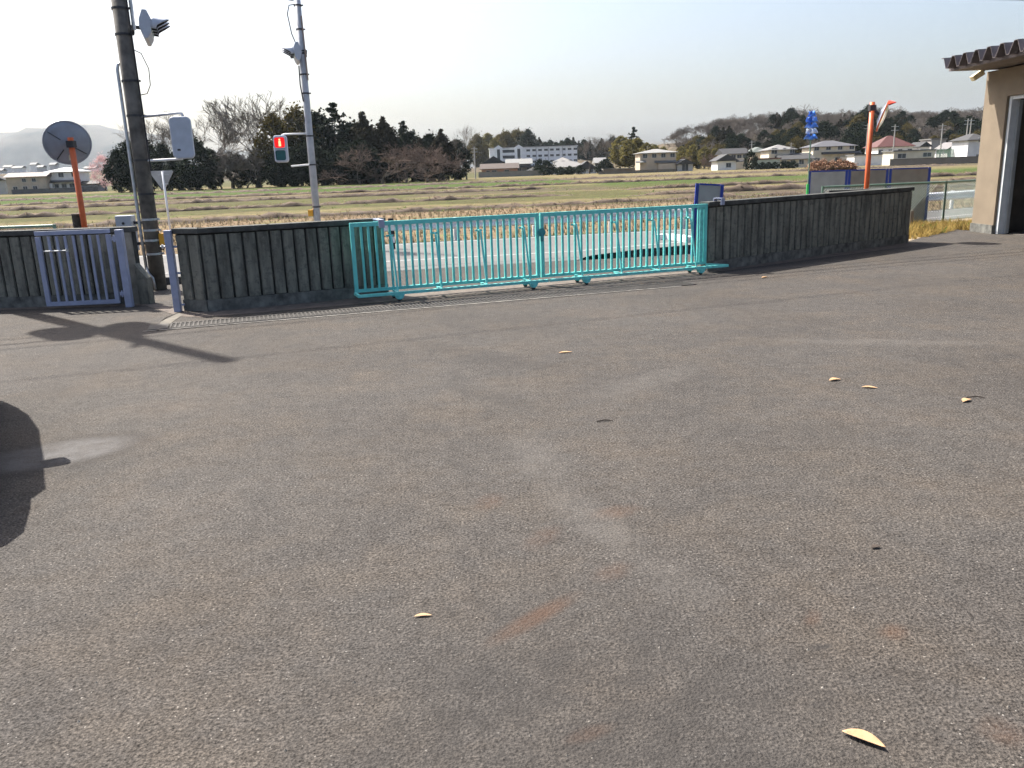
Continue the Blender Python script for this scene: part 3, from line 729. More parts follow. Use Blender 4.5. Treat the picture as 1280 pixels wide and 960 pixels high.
def chain_fence(label, pts, h, rail_m=GREENP, mesh=True, cap=.024):
    t = thing('chain_link_fence', label, 'fence', (*pts[0], 0)); o0 = t.location
    P = [Vector((*p, 0)) - o0 for p in pts]
    wire = MB()
    for a, b in zip(P, P[1:]):
        MB().tube([a + Vector((0, 0, h)), b + Vector((0, 0, h))], cap, 8).build('top_rail', rail_m, t)
        MB().tube([a + Vector((0, 0, .08)), b + Vector((0, 0, .08))], .008, 6).build('bottom_wire', rail_m, t)
        L = (b - a).length; d = (b - a) / L
        k = max(1, round(L / 2.0))
        for i in range(k + 1): MB().tube([a + d * (L * i / k) + Vector((0, 0, -.1)), a + d * (L * i / k) + Vector((0, 0, h + .03))], cap * 1.15, 10).build('post', rail_m, t)
        if mesh:
            q = .075; H = h - .08; s = -H
            while s < L:
                for sg_ in (0, 1):
                    x0, x1 = (s, s + H) if sg_ == 0 else (s + H, s)
                    z0, z1 = .08, h
                    def cl(xa, za, xb, zb):
                        pa, pb = 0., 1.
                        for lo, hi in ((0, L),):
                            dx = xb - xa
                            ta, tb = sorted(((lo - xa) / dx, (hi - xa) / dx)); pa = max(pa, ta); pb = min(pb, tb)
                        return (pa, pb) if pb > pa else None
                    c = cl(x0, z0, x1, z1)
                    if c:
                        A = a + d * (x0 + (x1 - x0) * c[0]) + Vector((0, 0, z0 + (z1 - z0) * c[0])); Bq = a + d * (x0 + (x1 - x0) * c[1]) + Vector((0, 0, z0 + (z1 - z0) * c[1]))
                        wire.tube([A, Bq], .006, 3, caps=False)
                s += q
    if mesh: stuff(wire.build('wire_mesh', mat('coated_wire', (.16, .22, .19), .6) if 'coated_wire' not in bpy.data.materials else bpy.data.materials['coated_wire'], t))
    return t
chain_fence('green chain-link fence in front of the blue-framed boards by the grassy corner', [(8.3, 22.2), (11.9, 22.9), (15.0, 24.6)], 1.1)
chain_fence('short green pipe railing behind the wall near the round mirror', [(-16.0, 18.2), (-9.72, 18.2)], .98, mesh=False, cap=.03)

def framed_board(label, loc, rz, w, h, m, group=None, lean=0, roll=0):
    t = thing('framed_board', label, 'board', loc, rz, group)
    t.rotation_euler = (lean, roll, rz)
    MB().box((0, 0, h / 2), (w - .06, .018, h - .06)).build('panel', m, t)
    for x in (-w / 2 + .02, w / 2 - .02): MB().box((x, 0, h / 2), (.066, .034, h)).build('frame_side', BLUEP, t)
    for z in (.02, h - .015): MB().box((0, 0, z), (w - .132, .03, .035)).build('frame_rail', BLUEP, t)
    return t
framed_board('blue-framed pale grey board standing nearest the green pinwheel pole', (8.93, 23.55, 0), -.17, 1.02, 1.5, BOARD, 'blue-framed boards by the fence')
framed_board('blue-framed brown-grey board in the middle of three', (9.97, 23.37, 0), -.17, 1.02, 1.5, BOARD2, 'blue-framed boards by the fence')
framed_board('blue-framed brown-grey board at the end of three, beside the open fence', (11.02, 23.18, 0), -.17, 1.04, 1.5, BOARD2, 'blue-framed boards by the fence')
framed_board('blue-framed grey board leaning just behind the gate end and the wall', (4.0, 16.95, -.02), .12, .56, 1.43, BOARD, None, -.06, .08)
MB_ = MB().box((0, 0, .2), (.08, .08, .5)).build('short_stake', mat('grey_wood', (.2, .17, .14), .95), loc=(10.4, 21.6, 0)); tag(MB_, 'short grey stake in the dry grass at the wall end', 'stake')

# pole with a blue wind spinner
sp = thing('wind_spinner', 'tattered bright blue wind spinner on a thin green pole', 'wind spinner', (7.55, 21.2, 0))
MB().tube([(0, 0, 0), (.01, 0, 2.35)], .018, 8).build('pole', GREENP, sp)
MB().tube([(0, 0, 0), (0, 0, 1.22)], .034, 10).build('sleeve', GREENB, sp)
random.seed(4)
for k in range(5):
    z = 2.30 + k * .135; b = MB(); n = 5 if k % 2 else 4; rr = .16 if k < 4 else .1
    for j in range(n):
        a = 2 * math.pi * j / n + k * .8 + random.uniform(-.3, .3)
        q = []
        for s in range(5):
            u = s / 4; w = .075 * math.sin(math.pi * (.15 + .8 * u)) + .012
            c = Vector((math.cos(a) * rr * u, math.sin(a) * rr * u, .09 * math.sin(u * 2.5) - .05 * u))
            side = Vector((-math.sin(a), math.cos(a), .9)).normalized()
            q += [c - side * w, c + side * w]
        b.add(q, [(2 * s, 2 * s + 1, 2 * s + 3, 2 * s + 2) for s in range(4)])
    o = b.build('vane', BLUEV if k != 1 else mat('white_blue_vinyl', (.6, .68, .8), .4, var=.2), sp, (.01, 0, z), smooth=True)
    s_ = o.modifiers.new('thick', 'SOLIDIFY'); s_.thickness = .006

# ------------------------------------------------------------------ garage on the right
GX, GY0, GY1 = 11.2, 20.2, 9.0            # wall plane, far corner, near end
gg = thing('garage', 'beige rendered garage with an open doorway under a folded-plate roof', 'garage', (GX, GY0, 0))
def gbox(name, x0, x1, y0, y1, z0, z1, m, bev=0):
    return MB().box(((x0 + x1) / 2 - GX, (y0 + y1) / 2 - GY0, (z0 + z1) / 2), (x1 - x0, y1 - y0, z1 - z0)).build(name, m, gg, bevel=bev)
D0, D1, DZ = 19.3, 16.4, 3.02             # doorway along the wall
gbox('wall', GX, GX + .3, D0, GY0, .2, 3.62, PLASTER)
gbox('plinth', GX - .025, GX + .31, D0 - .004, GY0 + .02, 0, .2, CONC_DK)
gbox('lintel', GX, GX + .3, D1, D0, DZ, 3.62, PLASTER)
gbox('wall', GX, GX + .3, GY1, D1, .2, 3.62, PLASTER)
gbox('plinth', GX - .025, GX + .31, GY1, D1 + .004, 0, .2, CONC_DK)
gbox('rear_wall', GX + .3, GX + 6, GY0 - .2, GY0, 0, 3.62, PLASTER)
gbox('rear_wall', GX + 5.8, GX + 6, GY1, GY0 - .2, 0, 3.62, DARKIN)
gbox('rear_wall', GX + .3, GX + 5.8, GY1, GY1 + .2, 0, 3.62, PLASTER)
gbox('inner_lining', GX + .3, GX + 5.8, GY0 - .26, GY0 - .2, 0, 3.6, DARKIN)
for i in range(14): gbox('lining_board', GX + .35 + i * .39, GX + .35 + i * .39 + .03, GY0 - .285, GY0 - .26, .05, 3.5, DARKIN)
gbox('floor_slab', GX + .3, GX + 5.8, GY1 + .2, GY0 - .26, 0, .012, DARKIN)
gbox('door_frame', GX + .06, GX + .26, D0 - .10, D0 - .003, 0, DZ - .004, DOORF, .006)
gbox('door_frame', GX + .06, GX + .26, D1 + .003, D1 + .10, 0, DZ - .004, DOORF, .006)
gbox('door_frame', GX + .07, GX + .25, D1 + .10, D0 - .10, DZ - .08, DZ - .003, DOORF, .006)
gbox('guide_rail', GX + .2, GX + .28, D0 - .16, D0 - .115, .012, DZ - .1, mat('guide_rail_grey', (.3, .32, .33), .5, .3), .003)
MB().tube([(0, 0, 0), (0, 0, 2.6)], .015, 6).build('inside_pipe', STEEL, gg, (1.4, -.33, .2))
# roof: deep trapezoid folds running across the building
b = MB(); y = GY0 + .03; X0, X1 = GX - 1.08, GX + 6.6; zt, dz = 3.95, .24; k = 0; pr = []
while y > GY1 - .8:
    pr += [(y, zt), (y - .12, zt), (y - .25, zt - dz), (y - .33, zt - dz)]; y -= .47; k += 1
vs = [(X0 - GX, yy - GY0, z) for yy, z in pr] + [(X1 - GX, yy - GY0, z + .25) for yy, z in pr]; n = len(pr)
b.add(vs, [(i, i + 1, n + i + 1, n + i) for i in range(n - 1)])
o = b.build('roof', ROOFM, gg); s_ = o.modifiers.new('thick', 'SOLIDIFY'); s_.thickness = .012
gbox('eave_beam', GX - .9, GX - .8, GY1 - .5, GY0 - .02, 3.66, 3.745, ROOFM)
gbox('soffit', GX - .8, GX + .3, GY1 - .3, GY0 - .03, 3.66, 3.70, mat('soffit_brown', (.16, .13, .11), .85))
lp = thing('floodlight', 'small cream floodlight fixed under the garage eave', 'floodlight', (GX - .07, GY0 - .02, 3.62), 0)
MB().box((-.16, 0, -.07), (.27, .15, .12), Matrix.Rotation(-.55, 3, 'Y')).build('head', mat('cream_plastic', (.75, .66, .42), .5, var=.08), lp, bevel=.012)
MB().tube([(-.05, 0, 0), (0, 0, .06), (.06, 0, .06)], .025, 8).build('arm', mat('arm_dark', (.1, .09, .07), .6), lp)
# canopy edge of the next shelter, just reaching into the top of the view
cn = thing('shelter_roof', 'dark folded roof edge of a shelter overhead beside the yard', 'roof', (4.2, 7.0, 0))
b = MB(); A = XD(1112, -.6, 7.2); B_ = XD(1330, 3.0, 6.4); dd = (B_ - A); n = 16; row0 = []; row1 = []
for i in range(n + 1):
    c = A + dd * (i / n) - cn.location; zz = .10 if i % 2 else .012
    row0.append(c + Vector((0, 0, zz))); row1.append(c + Vector((.9, -6.0, zz + .25)))
b.add(row0 + row1, [(i, i + 1, n + 2 + i, n + 1 + i) for i in range(n)])
o = b.build('sheet', ROOFM, cn); s_ = o.modifiers.new('thick', 'SOLIDIFY'); s_.thickness = .01
MB().bar(A - cn.location + Vector((0, -.03, .055)), B_ - cn.location + Vector((0, -.03, .055)), .03, .1).build('fascia', ROOFM, cn)
for q in (B_ + Vector((.4, -1.5, 0)), B_ + Vector((1.2, -5.5, 0))):
    MB().tube([(q.x, q.y, 0), (q.x, q.y, B_.z + .15)], .05, 10).build('post', STEEL, cn, -cn.location)

# ------------------------------------------------------------------ utility pole beyond the left edge (its shadow crosses the yard), wires
up_ = thing('utility_pole', 'tall utility pole with two transformers, standing past the left end of the wall', 'pole', (-10.0, 14.75, 0))
MB().tube([(0, 0, -.3), (0, 0, 6), (0, 0, 12.2)], [.16, .14, .115], 16).build('shaft', POLEC, up_, smooth=True)
wa = math.radians(19.5); wd = Vector((math.cos(wa), math.sin(wa), 0)); wp = Vector((-wd.y, wd.x, 0))
for z in (9.9,): MB().bar(-wp * .3 - wd * .1 + Vector((0, 0, z)), wp * 1.3 - wd * .1 + Vector((0, 0, z)), .07, .07).build('crossarm', STEEL, up_)
for z, s in ((8.3, -1), (8.2, 1)):
    c = Vector((s * .45, s * .1, z)); MB().tube([c - Vector((0, 0, .45)), c + Vector((0, 0, .45))], .27, 16).build('transformer', STEEL_P, up_)
    MB().bar((0, 0, z), c, .06, .06).build('transformer_bracket', STEEL, up_)
for z in (9.9,):
    for s in (.5, 1.2): q = wp * s - wd * .1 + Vector((0, 0, z + .12)); MB().tube([q - Vector((0, 0, .08)), q + Vector((0, 0, .08))], .035, 8).build('insulator', WHITEP, up_)
up2 = copy_tree(up_); up2.location = Vector((-10, 14.75, 0)) + wd * 36; up2['label'] = 'tall utility pole with two transformers, standing past the garage'
for zz, off, r in ((12.1, 0, .012), (10.1, 1.2, .014), (10.1, .5, .014), (8.9, 0, .022)):
    p = []
    for i in range(-14, 37):
        u = i; sag = .5 * (1 - ((u - 18) / 18) ** 2) if u >= 0 else 0
        p.append(Vector((-10, 14.75, zz)) + wp * off + wd * u - Vector((0, 0, sag)))
    o = MB().tube(p, r, 5).build('overhead_wire', RUBBER); tag(o, 'black overhead wire strung between the utility poles', 'wire', 'overhead wires')
a, c = Vector((-6.07, 14.42, 5.15)), Vector((GX - .02, GY0 - .1, 3.4))
p = [a.lerp(c, i / 24) - Vector((0, 0, .5 * (1 - (2 * i / 24 - 1) ** 2))) + Vector((0, 0, 0)) for i in range(25)]

# ------------------------------------------------------------------ parked car beyond the left edge (its shadow enters the picture)
CARP = mat('car_paint_dark_blue', (.03, .05, .11), .25, .3, var=.03)
CARG = mat('car_glass', (.02, .025, .03), .05, var=.05)
cf = Vector((.5, -.866, 0))            # the way the car faces
car = thing('parked_car', 'dark small hatchback parked at the edge of the yard', 'car', Vector((-4.47, 5.46, 0)), math.atan2(cf.y, cf.x))
secs = [(-1.68, .62, .35, .80, .62, .95), (-1.62, .70, .26, .95, .67, 1.34), (-1.3, .73, .22, .98, .67, 1.58), (-.5, .74, .2, .98, .67, 1.64), (.25, .74, .2, .98, .66, 1.58), (.62, .74, .2, .98, .66, 1.26), (.95, .735, .2, .96, .66, .98), (1.4, .72, .22, .86, .62, .885), (1.62, .66, .26, .76, .54, .78), (1.7, .56, .34, .62, .48, .64)]
b = MB(); rows = []
for x, w, z0, zb, wt, zt in secs:
    rr_ = [(-w * .9, z0), (-w, z0 + .12), (-w, zb - .06), (-w * .985, zb), (-(w * .3 + wt * .7), zb * .45 + zt * .55), (-wt, zt - .05), (-wt * .85, zt), (0, zt + .012)]
    rr_ = rr_ + [(-y, z) for y, z in reversed(rr_[:-1])]
    rows.append([(x, y, z) for y, z in rr_])
n = len(rows[0])
b.add([p for r in rows for p in r], [(i * n + j, i * n + j + 1, (i + 1) * n + j + 1, (i + 1) * n + j) for i in range(len(rows) - 1) for j in range(n - 1)] + [tuple(range(n)), tuple(reversed(range((len(rows) - 1) * n, len(rows) * n)))] + [(i * n + n - 1, i * n, (i + 1) * n, (i + 1) * n + n - 1) for i in range(len(rows) - 1)])
o = b.build('body', CARP, car, smooth=True)
for s in (-1, 1):
    for x0, x1 in ((-1.2, -.42), (-.36, .42)):
        MB().add  # side windows as slightly proud panes
        w = MB(); w.add([(x0, s * .735, 1.02), (x1, s * .735, 1.02), (x1 - (.12 if x1 > 0 else 0), s * .69, 1.45), (x0, s * .69, 1.46)], [(0, 1, 2, 3)]); q = w.build('side_window', CARG, car); s_ = q.modifiers.new('thick', 'SOLIDIFY'); s_.thickness = .008; s_.offset = 0
    for x in (-1.12, 1.12):
        wh = MB().tube([(x, s * .60, .28), (x, s * .765, .28)], .28, 24).build('wheel', RUBBER, car)
        MB().tube([(x, s * .76, .28), (x, s * .775, .28)], .18, 16).build('rim', STEEL, wh)
    mi = MB().box((.06, s * .86, 1.03), (.12, .17, .15)).build('wing_mirror', CARP, car, bevel=.03)
    MB().bar((.08, s * .72, .98), (.07, s * .80, 1.0), .04, .03).build('mirror_stalk', RUBBER, mi)
    MB().box((1.62, s * .5, .64), (.1, .2, .12)).build('headlight', WHITEP, car, bevel=.03)
    MB().box((-1.66, s * .58, .85), (.06, .1, .25)).build('tail_light', ORANGE2, car, bevel=.02)
w = MB(); w.add([(.93, -.6, 1.0), (.93, .6, 1.0), (.33, .54, 1.53), (.33, -.54, 1.53)], [(0, 1, 2, 3)]); w.add([(.95, -.6, 1.01), (.95, .6, 1.01), (.34, .54, 1.55), (.34, -.54, 1.55)], [(0, 1, 2, 3)]); w.build('windscreen', CARG, car)

# ------------------------------------------------------------------ leaves and litter on the asphalt
def leaf(px, py, L, w, rz, m, label, curl=.35, name='fallen_leaf'):
    b = MB(); N = 10; vs = []; c = G(px, py)
    for i in range(N + 1):
        u = i / N; ww = w * (math.sin(math.pi * u ** .85) ** .9) + .0008
        z = .004 + curl * L * .5 * (u - .45) ** 2
        x = (u - .5) * L; yb = .1 * L * math.sin(u * 3)
        vs += [(x, yb - ww / 2, z + ww * .3), (x, yb, z), (x, yb + ww / 2, z + ww * .38)]
    b.add(vs, [(3 * i + j, 3 * i + 3 + j, 3 * i + 4 + j, 3 * i + 1 + j) for i in range(N) for j in (0, 1)])
    o = b.build(name, m, loc=c, rz=rz, smooth=True); s_ = o.modifiers.new('thick', 'SOLIDIFY'); s_.thickness = .0015
    return tag(o, label, 'leaf')
leaf(1079, 928, .135, .042, math.radians(-42), LEAFDRY, 'large tan curled leaf lying apart on the asphalt, biggest of all', .5)
leaf(1044, 476, .11, .045, .2, LEAFDRY, 'small tan leaf next to a thin pale one on the open asphalt')
leaf(1087, 485.5, .12, .03, -.5, LEAFDRY, 'thin pale leaf next to a small tan one on the open asphalt')
leaf(1209, 502, .11, .045, .5, LEAFDRY, 'small tan leaf lying beside a dark twig on the asphalt')
leaf(707, 441.5, .14, .03, .1, LEAFDRY, 'thin tan leaf lying alone on the asphalt before the gate')
leaf(529, 771.5, .075, .017, .03, LEAFDRY, 'thin tan leaf near the rust streak on the asphalt')
leaf(956, 347.5, .12, .05, .3, LEAFDRY, 'tiny pale leaf on the asphalt at the foot of the long wall')
leaf(1095, 685.5, .055, .024, .25, LEAFDK, 'dark curled dead leaf on the asphalt', .8)
def twig(px, py, L, rz, label):
    b = MB().tube([(-L / 2, 0, .006), (0, L * .05, .012), (L / 2, -L * .03, .006)], [.005, .006, .003], 6).build('twig', LEAFDK, loc=G(px, py), rz=rz)
    tag(b, label, 'twig')
twig(756, 527, .12, .1, 'dark twig lying alone on the middle of the asphalt')
twig(1219, 497.5, .13, -.15, 'dark twig lying beside a small tan leaf on the asphalt')
random.seed(21)
b = MB()
for i in range(170):
    px, py = random.uniform(20, 1270), 330 + 620 * random.random() ** 1.6
    if py < 480 and px < 480: continue
    c = G(px, py); r = random.uniform(.003, .008)
    if c.y > 11: continue
    b.add([c + Vector((r * math.cos(k * 1.3) * random.uniform(.6, 1.2), r * math.sin(k * 1.3), 0)) for k in range(5)] + [c + Vector((0, 0, r))], [(k, (k + 1) % 5, 5) for k in range(5)])
stuff(b.build('grit', mat('pale_grit', (.17, .155, .135), .9, island=.5)))

# ------------------------------------------------------------------ field vegetation
random.seed(11)
def tuft(b, x, y, z, n, h, sp, m=0, thin=1.0):
    for k in range(n):
        a = random.uniform(0, 6.283); r = random.uniform(0, sp * .5); hh = h * random.uniform(.55, 1.1)
        c = Vector((x + r * math.cos(a), y + r * math.sin(a), z)); w = Vector((-math.sin(a), math.cos(a), 0)) * (h * .09 + .006) * thin
        t = c + Vector((math.cos(a) * sp * .8, math.sin(a) * sp * .8, hh))
        b.add([c - w, c + w, t], [(0, 1, 2)], m)
b = MB()
for r in range(48):
    v = .7 + r * .42
    x = -26 - r * .2
    while x < 34 + r * .4:
        x += random.uniform(.28, .52)
        y = lerp_poly(FAR, max(-59, min(44, x))) + v + random.uniform(-.1, .1)
        if abs(x / y) > .72 or random.random() < .25: continue
        tuft(b, x, y, -.14, 4, random.uniform(.13, .26), .11)
stuff(b.build('rice_stubble', STRAW))
b = MB()
for i in range(11000):
    v = random.choice([random.uniform(.1, 1.2), random.uniform(8, 13), random.uniform(19, 24), random.uniform(19, 24), random.uniform(24, 90), random.uniform(24, 120)])
    x = random.uniform(-30, 38) * (1 + v / 30); y = lerp_poly(FAR, max(-59, min(44, x))) + v
    if mnoise.noise(Vector((x * .12, y * .22, 5))) < .12: continue
    tuft(b, x, y, -.14, 5, random.uniform(.06, .16), .2)
stuff(b.build('field_weeds', GRASS))
b = MB()
for i in range(9000):
    v = random.uniform(20, 120)
    x = random.uniform(-30, 38) * (1 + v / 30); y = lerp_poly(FAR, max(-59, min(44, x))) + v
    if mnoise.noise(Vector((x * .05, y * .3, 9))) < .1: continue
    tuft(b, x, y, -.14, 4, random.uniform(.07, .17), .24)
stuff(b.build('field_straw', STRAW))
BT = MB()
def ridge(pts, w, h, mats, seed):
    random.seed(seed); B = MB(); n = 7; rows = 0
    for i in range(len(pts) - 1):
        a, c = Vector(pts[i]), Vector(pts[i + 1]); d = (c - a); L = d.length; d /= L; q = Vector((-d.y, d.x)); k = int(L / .5)
        for s in range(k):
            p = a + d * L * s / k
            ee = min(1, (s * .5 if i == 0 else 9) / 4 + .05, ((k - s) * .5 if i == len(pts) - 2 else 9) / 4 + .05)
            hw = ee + .5 * ee * mnoise.noise(Vector((p.x * .6, p.y * .6, seed))); p = p + q * .5 * mnoise.noise(Vector((p.x * .12, p.y * .12, seed + 5)))
            for j in range(n):
                u = j / (n - 1) * 2 - 1
                B.v.append((p.x + q.x * u * w, p.y + q.y * u * w, -.24 + max(0, (1 - u * u)) * h * hw * (.85 + .6 * mnoise.noise(Vector((p.x * 2.3, p.y * 2.3, j * .7))))))
            rows += 1
            for k2 in range(2):
                if random.random() < .8: tuft(BT, p.x + q.x * random.uniform(-.5, .5), p.y + q.y * random.uniform(-.5, .5), -.2 + h * .7 * hw, 4, random.uniform(.08, .2) * (.6 + p.y / 110), .2)
    for i in range(rows - 1):
        for j in range(n - 1): B.f.append((i * n + j, (i + 1) * n + j, (i + 1) * n + j + 1, i * n + j + 1)); B.m.append(0)
    return structure(B.build('field_bund', mats, smooth=True))
for pts, w, h in (([(-60, 33), (-8, 43.5), (7, 47), (40, 55)], .34, .3), ([(7.5, 57), (24, 59), (60, 66)], .45, .45), ([(-75, 46), (-10, 60), (6, 63)], .34, .36),
                  ([(-90, 64), (-9, 82), (6, 86)], .42, .4), ([(-100, 86), (-9, 103), (40, 112)], .42, .4), ([(9, 72), (60, 84)], .42, .42), ([(-130, 120), (90, 165)], .8, .4)):
    ridge(pts, w, h, SOIL, int(pts[0][1]))
stuff(BT.build('bund_grass', STRAW))
# dry grass at the wall end
b = MB(); random.seed(5)
for i in range(2200):
    x = random.uniform(8.7, 13.2); y = random.uniform(18.4, 22.6)
    if y - 18.3 < (x - 8.75) * 1.02 and x < 11.2: continue
    if x > 11.15 and y < 20.45: continue
    if y < 19.2 and random.random() < .7: continue
    tuft(b, x, y, -.01, 9, random.uniform(.08, .27) * (1 if y < 22 else .7), .16, thin=.5)
stuff(b.build('dry_grass', STRAW2))
b = MB()
for i in range(60):
    x = random.uniform(9.2, 12.5); y = random.uniform(19.8, 22.2)
    if y - 18.3 < (x - 8.75) * 1.02 and x < 11.2 or (x > 11.15 and y < 20.45): continue
    tuft(b, x, y, -.01, 6, random.uniform(.1, .25), .15)
stuff(b.build('green_weeds', GRASS))
b = MB()
for i in range(70):                                   # straw litter caught along the gutter
    u = random.random(); c = GA.lerp(GB, u) - gn * random.uniform(.15, .5)
    if u < .3: continue
    a = random.uniform(0, 3.1); L = random.uniform(.03, .1); d = Vector((math.cos(a), math.sin(a), 0)) * L
    b.add([c + Vector((0, 0, .008)), c + d + Vector((0, 0, .02)), c + d * .5 + Vector((-d.y * .12, d.x * .12, .012))], [(0, 1, 2)])
stuff(b.build('straw_litter', STRAW))

# ------------------------------------------------------------------ trees
def leaf_quad(b, c, s, m=0):
    a = Vector((random.gauss(0, 1), random.gauss(0, 1), random.gauss(0, 1))).normalized(); u = a.orthogonal().normalized(); w = a.cross(u)
    t = random.uniform(0, 6.28); u, w = u * math.cos(t) + w * math.sin(t), w * math.cos(t) - u * math.sin(t)
    u *= s; w *= s * .6
    b.add([c - u, c - w, c + u, c + w], [(0, 1, 2, 3)], m)
def broad_crown(seed, h, r, nclump, nleaf, size, z0=.12, shape=1.0, lump=.34):
    random.seed(seed); b = MB()
    for k in range(nclump):
        while True:
            p = Vector((random.uniform(-1, 1), random.uniform(-1, 1), random.uniform(-1, 1)))
            if .25 < p.length < 1: break
        p = p.normalized() * (p.length ** .45)
        f = 1 + .3 * mnoise.noise(p * 1.7 + Vector((seed, 0, 0)))
        zz = (p.z * .5 + .5)
        w = math.sin(math.pi * min(1, max(.05, zz * .78 + .2)) ** shape) ** .6
        c = Vector((p.x * r * f * w * 1.05, p.y * r * f * w, h * (z0 + (1 - z0) * zz * (.92 + .08 * f))))
        cr = lump * r * random.uniform(.5, 1.1)
        for j in range(nleaf):
            q = Vector((random.gauss(0, .5), random.gauss(0, .5), random.gauss(0, .38)))
            leaf_quad(b, c + q * cr, size * random.uniform(.6, 1.3))
    return b
def conifer_crown(seed, h, r, tiers, size, ragged=.35, z0=.15, n_per=9, nleaf=16):
    random.seed(seed); b = MB()
    for t in range(tiers):
        u = t / (tiers - 1); z = h * (z0 + (.97 - z0) * u)
        R_ = r * (1 - u) ** .75 * random.uniform(1 - ragged, 1 + ragged) + .25
        for k in range(max(3, int(n_per * (1 - u * .6)))):
            a = random.uniform(0, 6.283)
            for f in (.35, .65, .95):
                c = Vector((math.cos(a) * R_ * f, math.sin(a) * R_ * f, z - R_ * .18 * f + random.uniform(-.2, .2)))
                for j in range(nleaf // 3): leaf_quad(b, c + Vector((random.gauss(0, .3), random.gauss(0, .3), random.gauss(0, .2))) * (size * 1.8), size * random.uniform(.6, 1.2))
    return b
def trunk_mesh(h, r, seed, limbs=5):
    random.seed(seed); b = MB(); p = [(0, 0, -.3)]
    for i in range(1, 6): p.append((random.uniform(-.15, .15), random.uniform(-.15, .15), h * i / 5))
    b.tube(p, [r * (1 - .17 * i) for i in range(6)], 8)
    for k in range(limbs):
        z = h * random.uniform(.35, .7); a = random.uniform(0, 6.28); L = h * .22
        b.tube([(0, 0, z), (math.cos(a) * L * .5, math.sin(a) * L * .5, z + L * .4), (math.cos(a) * L, math.sin(a) * L, z + L * .9)], [r * .4, r * .25, r * .1], 5)
    return b
def bare_tree(seed, h, levels, spread, r0, twig_r, trunk_frac=.25, up=.25, spray=3):
    random.seed(seed); T = MB(); Cn = MB(); ends = []
    def grow(p, d, L, r, lv):
        pts = [p.copy()]; rad = [r]; n = 3
        for i in range(n):
            d = (d + Vector((random.gauss(0, .13), random.gauss(0, .13), random.gauss(0, .1) + up * .13))).normalized()
            p = p + d * L / n; pts.append(p.copy()); rad.append(max(twig_r, r * (1 - .42 * (i + 1) / n)))
        (T if lv <= 1 else Cn).tube(pts, rad, 6 if lv == 0 else (4 if lv == 1 else 3), caps=False)
        if lv >= levels: ends.append((p.copy(), d.copy())); return
        kids = random.choice((3, 3, 4)) if lv < 2 else random.choice((2, 3, 3))
        for k in range(kids):
            s = random.choice((2, 3, 3)) if lv else 3
            ax = Vector((random.gauss(0, 1), random.gauss(0, 1), random.gauss(0, .5))).normalized()
            nd_ = (d + ax * spread * random.uniform(.6, 1.25)).normalized()
            grow(pts[s], nd_, L * random.uniform(.62, .86) if lv else h * .26 * random.uniform(.8, 1.15), max(twig_r, rad[s] * random.uniform(.55, .75)), lv + 1)
    grow(Vector((0, 0, -.2)), Vector((0, 0, 1)), h * trunk_frac, r0, 0)
    if spray:
        for p, d in ends:
            for k in range(spray):
                q = (d + Vector((random.gauss(0, .5), random.gauss(0, .5), random.gauss(0, .4)))).normalized(); L = h * random.uniform(.03, .06)
                w = q.orthogonal().normalized() * twig_r * 1.1; w.rotate(Matrix.Rotation(random.uniform(0, 6.28), 3, q))
                Cn.add([p - w, p + w, p + q * L], [(0, 1, 2)])
    top = max(v[2] for v in Cn.v) / h
    for M_ in (T, Cn): M_.v = [(x / top, y / top, z / top) for x, y, z in M_.v]
    return T, Cn
PROTO = {}
def proto(key, trunk, crown, tm_, cm_): PROTO[key] = (trunk.mesh('trunk', tm_), crown.mesh('crown', cm_))
for i in range(3):
    T, Cn = bare_tree(31 + i, 16, 6, .62, .42, .03, .2, .3, 2); proto('bare%d' % i, T, Cn, BARK, TWIG)
for i in range(2):
    T, Cn = bare_tree(51 + i, 16, 6, .5, .46, .03, .2, .38, 2); proto('vase%d' % i, T, Cn, BARK, TWIG)
for i in range(3):
    T, Cn = bare_tree(71 + i, 9, 6, .85, .22, .024, .14, .12); proto('cherry%d' % i, T, Cn, BARK, TWIG2)
for i in range(3):
    T, Cn = bare_tree(160 + i, 13, 6, .7, .3, .05, .12, .25, 7); proto('wood%d' % i, T, Cn, BARK, TWIG)
for i in range(3): proto('evg%d' % i, trunk_mesh(9, .32, 90 + i), broad_crown(90 + i, 16, 4.8, 190, 32, .40, .02), BARK, EVG)
for i in range(2): proto('olive%d' % i, trunk_mesh(9, .32, 95 + i), broad_crown(95 + i, 16, 5.2, 190, 32, .38, .04), BARK, OLIVE)
for i in range(2):
    cb_ = broad_crown(100 + i, 14, 3.7, 170, 32, .38, .02, 1.0, .3); cc_ = conifer_crown(104 + i, 16, 3.0, 20, .38, .5, .3, 9, 15)
    cb_.add(cc_.v, cc_.f); proto('cedar%d' % i, trunk_mesh(13, .3, 100 + i, 0), cb_, BARK, EVG2)
for i in range(2): proto('pine%d' % i, trunk_mesh(14.5, .28, 110 + i, 0), conifer_crown(110 + i, 16, 3.4, 13, .42, .6, .25, 9, 21), BARK, EVG)
for i in range(2): proto('bamboo%d' % i, trunk_mesh(10, .12, 120 + i), broad_crown(120 + i, 12, 2.6, 90, 26, .34, .15, .8, .4), BARK, BAMBOO)
for i in range(2): proto('bush%d' % i, trunk_mesh(1.2, .12, 130 + i), broad_crown(130 + i, 4, 2.4, 60, 26, .24, .0, 1.0, .4), BARK, EVG)
T, Cn = bare_tree(141, 9, 5, .7, .22, .02, .14, .2)
proto('plum', T, broad_crown(141, 9, 4.2, 90, 40, .16, .12, 1.0, .3), BARK, PLUM)
proto('reed', trunk_mesh(.6, .05, 150), broad_crown(150, 1.6, 1.3, 60, 26, .14, .0, 1.0, .4), BARK, mat('red_brown_brush', (.27, .15, .09), .9, var=.2, island=.3))
